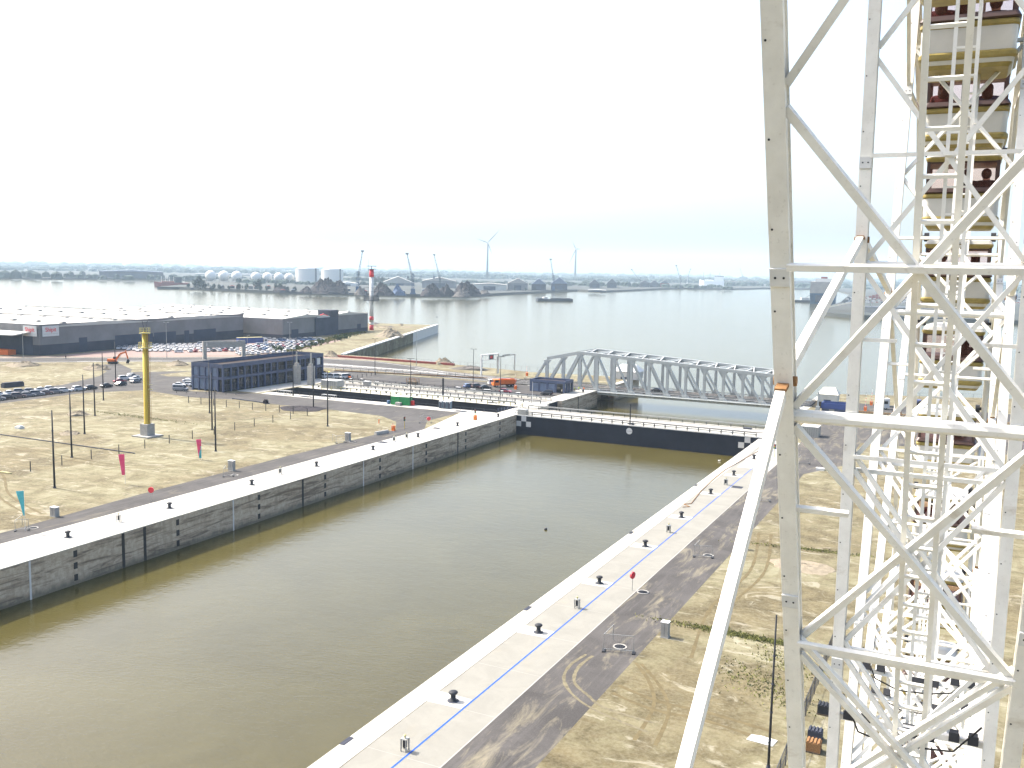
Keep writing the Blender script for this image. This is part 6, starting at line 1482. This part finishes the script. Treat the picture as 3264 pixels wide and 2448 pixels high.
# bushes and trees on the far quay
T0 = None; rnd = random.Random(17)
for i, (u, v, hpx) in enumerate([(630, 920, 34), (648, 921, 26), (680, 922, 16), (700, 922, 14), (760, 925, 20), (785, 925, 18), (822, 922, 28), (830, 927, 14), (850, 927, 14), (880, 926, 20), (896, 926, 20), (915, 928, 14), (940, 929, 14), (600, 917, 12), (730, 924, 12), (1010, 930, 16), (1195, 905, 22), (1208, 904, 20), (1222, 905, 20), (1240, 904, 16), (1256, 905, 18), (1640, 926, 8), (1675, 927, 8), (2030, 912, 8)]):
    p = far(u, v); h = hpx*mpp(p)
    lab = 'dark bushy tree on the far quay, %s' % ('near the left tip' if u < 700 else 'below the gas spheres' if u < 960 else 'before the big tanks' if u < 1100 else 'in the grove right of the radar mast' if u < 1300 else 'before the far sheds')
    if T0 is None: T0 = leafy('tree', lab, p, 7, 7, 20, 620, 'leaf_dark', 1.15, 3, 3, 'bushy trees on the far quay', 'tree'); c = T0
    else: c = dup(T0, p, rnd.uniform(0, 6), lab)
    c.scale = (h/20*rnd.uniform(.9, 1.3),)*2+(h/20,)
# far woods: rows of irregular clumps, one mass
b = MB(); rnd = random.Random(12)
def wood(dist, a0, a1, h, dens, dep):
    n = int((a1-a0)*dist/dens)
    for i in range(n):
        a = a0+(a1-a0)*(i+rnd.uniform(-.5, .5))/n; d = dist+rnd.uniform(-dep, dep); x, y = d*math.sin(a), d*math.cos(a)
        hh = h*rnd.uniform(.55, 1.1)*(1+.25*math.sin(a*23+dist)); r = dens*rnd.uniform(.6, 1.3); k = 6; vs = []
        for j in range(k): t = 2*math.pi*j/k; vs.append((x+r*math.cos(t)*rnd.uniform(.7, 1.2), y+r*math.sin(t)*rnd.uniform(.7, 1.2), -1.3))
        for j in range(k): t = 2*math.pi*j/k+.3; vs.append((x+r*.75*math.cos(t)*rnd.uniform(.6, 1.2), y+r*.75*math.sin(t), hh*rnd.uniform(.55, .8)))
        vs.append((x, y, hh)); fs = [(j, (j+1) % k, k+(j+1) % k, k+j) for j in range(k)]+[(k+j, k+(j+1) % k, 2*k) for j in range(k)]; b.add(vs, fs)
A0, A1 = R(-56), R(8)
wood(2700, R(-56), R(-44), 15, 14, 260); wood(2300, R(-42), R(-33), 10, 13, 90); wood(2900, R(-33), R(-13), 11, 15, 200); wood(3000, R(-44), R(-31), 9, 20, 160); wood(4300, R(-38), R(-12), 15, 24, 160); wood(4700, A0, A1, 17, 28, 200); wood(5600, A0, A1, 20, 34, 300); wood(6900, A0, A1, 24, 42, 400); wood(8800, A0, A1, 28, 60, 600); wood(11500, A0, A1, 32, 90, 900)
wood(3600, R(-14), R(6), 13, 22, 130)
struct(tag(b.build('far_woods', 'leaf_dark'), 'hazy far woods along the horizon', 'woods'), 'stuff')

# ============================================================ FERRIS WHEEL
WS0, WZ0, WW, WDE = 15.19, -14.78, 1.064, .357
ku = 3264/2212
dv = RM @ Vector((2095.99*ku-CW/2, -((562+.0195*2095.99)*ku-CH/2), -FPX)); dv.z = 0; dv.normalize()
lv = Vector((dv.y, -dv.x, 0))
hubp = Vector((0, 0, CAMH+WZ0))+dv*WS0-lv*WDE
HZ = hubp.z; RR = 22.0
fw = thing('ferris_wheel', 'white latticed observation wheel with paired spokes and ladders filling the right side', 'ferris wheel', (hubp.x, hubp.y, 0), math.atan2(dv.y, dv.x))
NODES = [3.44, 6.32, 9.2, 12.08, 14.96, 17.84, 20.72]
def spoke0():
    c = MB()
    for s in (-1, 1):
        y = s*WW
        c.box(-.08, .08, y-.062, y+.062, 1.0, RR); c.box(-.098, -.08, y-.08, y+.08, 1.0, RR); c.box(.08, .098, y-.08, y+.08, 1.0, RR)
        c.cur = 1
        for z in (5.2, 8.9, 12.7, 16.3, 19.6): c.box(-.118, -.0982, y-.08, y+.08, z, z+.16)
        c.cur = 0
    o = c.build('spoke', [WHITE, 'white_plain'], fw)
    for a, d in zip(NODES, NODES[1:]):
        b = MB(); y = WW-.07
        b.beam((-.035, -y, a+.08), (-.035, y, d-.08), .066, .066, (1, 0, 0)); b.beam((.04, y, a+.08), (.04, -y, d-.08), .066, .066, (1, 0, 0))
        if d < 12.3:
            b.beam((-.035, -y, a+.30), (-.035, y, d+.14), .06, .06, (1, 0, 0)); b.beam((.04, y, a+.30), (.04, -y, d+.14), .06, .06, (1, 0, 0))
        b.build('cross_brace', WHITE, o)
    def bar(z, x, w_, h): return MB().box(x-w_/2, x+w_/2, -WW+.06, WW-.06, z-h/2, z+h/2)
    bar(16.47, -.10, .05, .055).build('tie_bar', WHITE, o)
    b = MB(); b.cyl((0, -WW+.06, 14.96), (0, WW-.06, 14.96), .062, n=10); b.build('tie_bar', WHITE, o)
    bar(12.2, -.10, .05, .055).build('tie_bar', WHITE, o); bar(11.96, .09, .06, .06).build('tie_bar', WHITE, o)
    bar(20.72, 0, .06, .07).build('tie_bar', WHITE, o); bar(9.2, 0, .07, .07).build('tie_bar', WHITE, o); bar(6.3, 0, .07, .07).build('tie_bar', WHITE, o)
    for s in (-1, 1): MB().box(-.03, .02, min(s*.52, s*1.0), max(s*.52, s*1.0), 13.88, 13.93).build('tie_bar', WHITE, o)
    bar(8.1, 0, .08, .09).build('lamp_bar', WHITE, o)
    for y in (-.85, -.6, .62, .86):
        b = MB(); b.box(-.12, .02, y-.06, y+.06, 8.14, 8.24); b.box(-.14, -.12, y-.07, y+.07, 8.12, 8.26); b.box(-.06, -.03, y-.075, y-.06, 8.1, 8.2); b.build('floodlight', 'dark_steel', o)
    MB().box(-.1, .1, -.35, .1, 8.02, 8.14).build('control_box', 'dark_steel', o)
    b = MB(); p = [(-.08, -.95, 8.4), (-.2, -.6, 8.0), (-.1, -.2, 7.9), (-.12, .3, 7.86), (-.2, .7, 8.0), (-.08, .95, 8.5)]
    for q, r in zip(p, p[1:]): b.cyl(q, r, .014, n=5)
    b.build('cable', 'rubber', o)
    l = MB(); xl = .14
    for y in (-.237, .043): l.box(xl-.02, xl+.02, y-.024, y+.024, 1.6, RR-.2)
    z = 1.8
    while z < RR-.3: l.box(xl-.016, xl+.016, -.22, .03, z-.014, z+.014); z += .365
    l.build('ladder', WHITE, o)
    g = MB()
    for s in (-1, 1):
        for z in [5.25+.07*0, 8.97, 12.78, 16.38, 19.68]:
            for yy in (-.035, .035): g.cyl((-.119, s*WW+yy, z), (-.123, s*WW+yy, z), .011, n=6)
        z = 2.0
        while z < RR: g.cyl((-.099, s*WW+.05, z), (-.103, s*WW+.05, z), .010, n=6); z += .74
    g.build('bolts', 'dark_steel', o)
    return o
def sp(a): return math.radians(a)
ANG = [25.31-22.39*k for k in range(-1, 15)]
SP = spoke0(); SP.location = (0, 0, HZ); SP.rotation_euler = (0, -sp(ANG[0]), 0)
for a in ANG[1:]:
    c = dup(SP, parent=fw); c.location = (0, 0, HZ); c.rotation_euler = (0, -sp(a), 0)
def rp(a, r, y): return Vector((-math.sin(sp(a))*r, y, HZ+math.cos(sp(a))*r))
tieM = {}
for i in range(16):
    a, d = ANG[i], ANG[(i+1) % 16] if i < 15 else ANG[0]-360
    near = i == 0 or i == 15      # the seat this photo was taken from: its own rim pieces are left off
    for s in (-1, 1):
        y = s*(WW+.0)
        b = MB(); b.beam(rp(a-.9, 15.32, y), rp(d+.9, 15.32, y), .10, .085, (0, 1, 0)); b.build('ring_tie', WHITE, fw)
        b = MB(); p = rp(a, 15.32, y); ax = (rp(d, 15.32, y)-rp(a, 15.32, y)).normalized()
        b.cyl(p+Vector((0, -.10, 0)), p+Vector((0, .10, 0)), .045, n=10); b.beam(p-ax*.25, p+ax*.25, .03, .10, (0, 1, 0)); b.build('pin_joint', 'rust', fw)
        if near: continue
        b = MB(); m_ = (a+d)/2
        b.beam(rp(a-.3, RR, y), rp(m_, RR+.1, y), .10, .17, (0, 1, 0)); b.beam(rp(m_, RR+.1, y), rp(d+.3, RR, y), .10, .17, (0, 1, 0)); b.build('rim', WHITE, fw)
        b = MB(); b.beam(rp(a, RR-2.2, y), rp(m_, RR-.05, y), .07, .07, (0, 1, 0)); b.beam(rp(d, RR-2.2, y), rp(m_, RR-.05, y), .07, .07, (0, 1, 0)); b.build('rim_strut', WHITE, fw)
b = MB(); b.cyl((0, -1.5, HZ), (0, 1.5, HZ), 1.15, n=24); b.cyl((0, -3.2, HZ), (0, 3.2, HZ), .5, n=16); b.build('hub', WHITE, fw)
for s in (-1, 1):
    for x in (-8.5, 8.5):
        b = MB(); b.beam((x, s*5.0, 0), (x*.06, s*2.6, HZ), .55, .55, (0, 1, 0)); b.build('support_leg', WHITE, fw)
# gondolas
def gondola0():
    t = thing('gondola', '', 'gondola', (0, 0, 0), math.atan2(dv.y, dv.x), 'gondolas on the wheel')
    b = MB(); b.cyl((0, -WW, 0), (0, -.8, 0), .05, n=10); b.cyl((0, .8, 0), (0, WW, 0), .05, n=10); b.cyl((0, -.93, 0), (0, -.80, 0), .13, n=12); b.cyl((0, .80, 0), (0, .93, 0), .13, n=12); b.build('pivot', 'dark_steel', t)
    b = MB(); b.rloft([(-.34, .74, .84, .12), (-.27, .78, .88, .14), (-.22, .78, .88, .14)]); b.build('roof_trim', 'gold', t, None, False)
    b = MB(); b.rloft([(-.219, .77, .87, .14), (-.12, .73, .82, .18), (-.02, .5, .55, .2)]); b.build('roof', 'tub_white', t, None, False)
    b = MB()
    for x in (-.70, .70):
        for y in (-.80, .80): b.box(x-.035, x+.035, y-.04, y+.04, -1.01, -.33)
    b.box(-.72, .72, -.83, .83, -.38, -.341); b.build('window_frame', 'brown_frame', t)
    for x in (-.72, .72): MB().box(x-.008, x+.008, -.76, .76, -1.0, -.38).build('window', 'tinted_glass', t)
    for y in (-.82, .82): MB().box(-.66, .66, y-.008, y+.008, -1.0, -.38).build('window', 'tinted_glass', t)
    b = MB(); b.rloft([(-1.14, .76, .86, .1), (-1.10, .81, .91, .1), (-1.0, .76, .86, .1)]); b.build('sill', 'brown_frame', t)
    b = MB(); b.rloft([(-1.26, .77, .87, .12), (-1.23, .80, .895, .12), (-1.18, .80, .895, .12), (-1.141, .77, .87, .12)]); b.build('trim', 'gold', t)
    b = MB(); b.rloft([(-1.71, .76, .86, .14), (-1.261, .77, .865, .14)], 7); b.build('tub', 'tub_white', t)
    b = MB(); b.rloft([(-1.86, .76, .85, .14), (-1.82, .80, .895, .14), (-1.75, .80, .895, .14), (-1.711, .76, .86, .14)]); b.build('trim', 'gold', t)
    b = MB(); b.rloft([(-1.94, .72, .81, .14), (-1.861, .75, .84, .14)]); b.build('tub_bottom', 'tub_white', t)
    b = MB(); b.rloft([(-2.02, .66, .75, .14), (-1.941, .72, .81, .14)]); b.build('floor_rim', 'gold', t)
    return t
GA = [-9.6, -18, -26.2, -34.8, -43.5, -52.4, -61.3, -70.0, -78.4, -86.2, -94.0, -102]
G0 = gondola0(); hub_w = Vector((hubp.x, hubp.y, HZ))
PEO = {0: [(.1, .35, 'cloth_wine', False), (.1, -.05, 'cloth_black', False), (-.2, -.45, 'cloth_black', True), (-.2, .6, 'cloth_wine', True)], 1: [(.25, .12, 'cloth_black', True), (.3, -.45, 'cloth_black', False), (-.1, .55, 'cloth_wine', True)], 2: [(.3, -.42, 'cloth_blue', True), (-.1, .5, 'cloth_wine', True)],
       3: [(.2, -.1, 'cloth_black', True), (.2, -.55, 'cloth_black', False)], 4: [(.2, -.45, 'cloth_black', True), (0, .4, 'cloth_wine', False)], 5: [(.2, -.35, 'cloth_black', True)], 6: [(.2, -.3, 'cloth_black', False)], 7: [(0, -.3, 'cloth_black', True), (.1, .3, 'cloth_wine', False)], 8: [(.2, -.2, 'cloth_black', False)]}
CL = {'cloth_wine': 'wine red', 'cloth_black': 'black', 'cloth_blue': 'dark blue'}
for i, a in enumerate(GA):
    p = hub_w+dv*(-math.sin(sp(a))*RR)+Vector((0, 0, math.cos(sp(a))*RR))
    lab = 'white and gold gondola with tinted windows on the far rim, %s from the top' % ORD[i]
    if i == 0: G0.location = p; G0['label'] = lab
    else: dup(G0, p, None, lab)
    for k, (x, y, c, lg) in enumerate(PEO.get(i, [])):
        q = p+dv*x+lv*(-y)+Vector((0, 0, -1.38))
        person('person in %s sitting in the %s gondola from the top, %s seat' % (CL[c], ORD[i], 'left' if y > .25 else 'right' if y < -.25 else 'middle'), q, math.atan2(dv.y, dv.x), True, c, sc=1.08, long=lg, group='passengers in the gondolas')
# ============================================================ HAZE
hz = MB(); hz.box(-15500, 8800, -2800, 15300, -13, 330); hzo = struct(hz.build('haze', 'facade'), 'stuff')
tag(hzo, 'pale summer haze filling the air over the harbour', 'haze')
hm = bpy.data.materials.new('haze_air'); hm.use_nodes = True; hn = hm.node_tree.nodes; hn.remove(hn['Principled BSDF'])
pv = hn.new('ShaderNodeVolumePrincipled'); pv.inputs['Color'].default_value = (.66, .85, 1.0, 1); pv.inputs['Density'].default_value = 0.95e-4; pv.inputs['Anisotropy'].default_value = 0.0
hm.node_tree.links.new(pv.outputs[0], hn['Material Output'].inputs['Volume'])
hzo.data.materials.clear(); hzo.data.materials.append(hm)
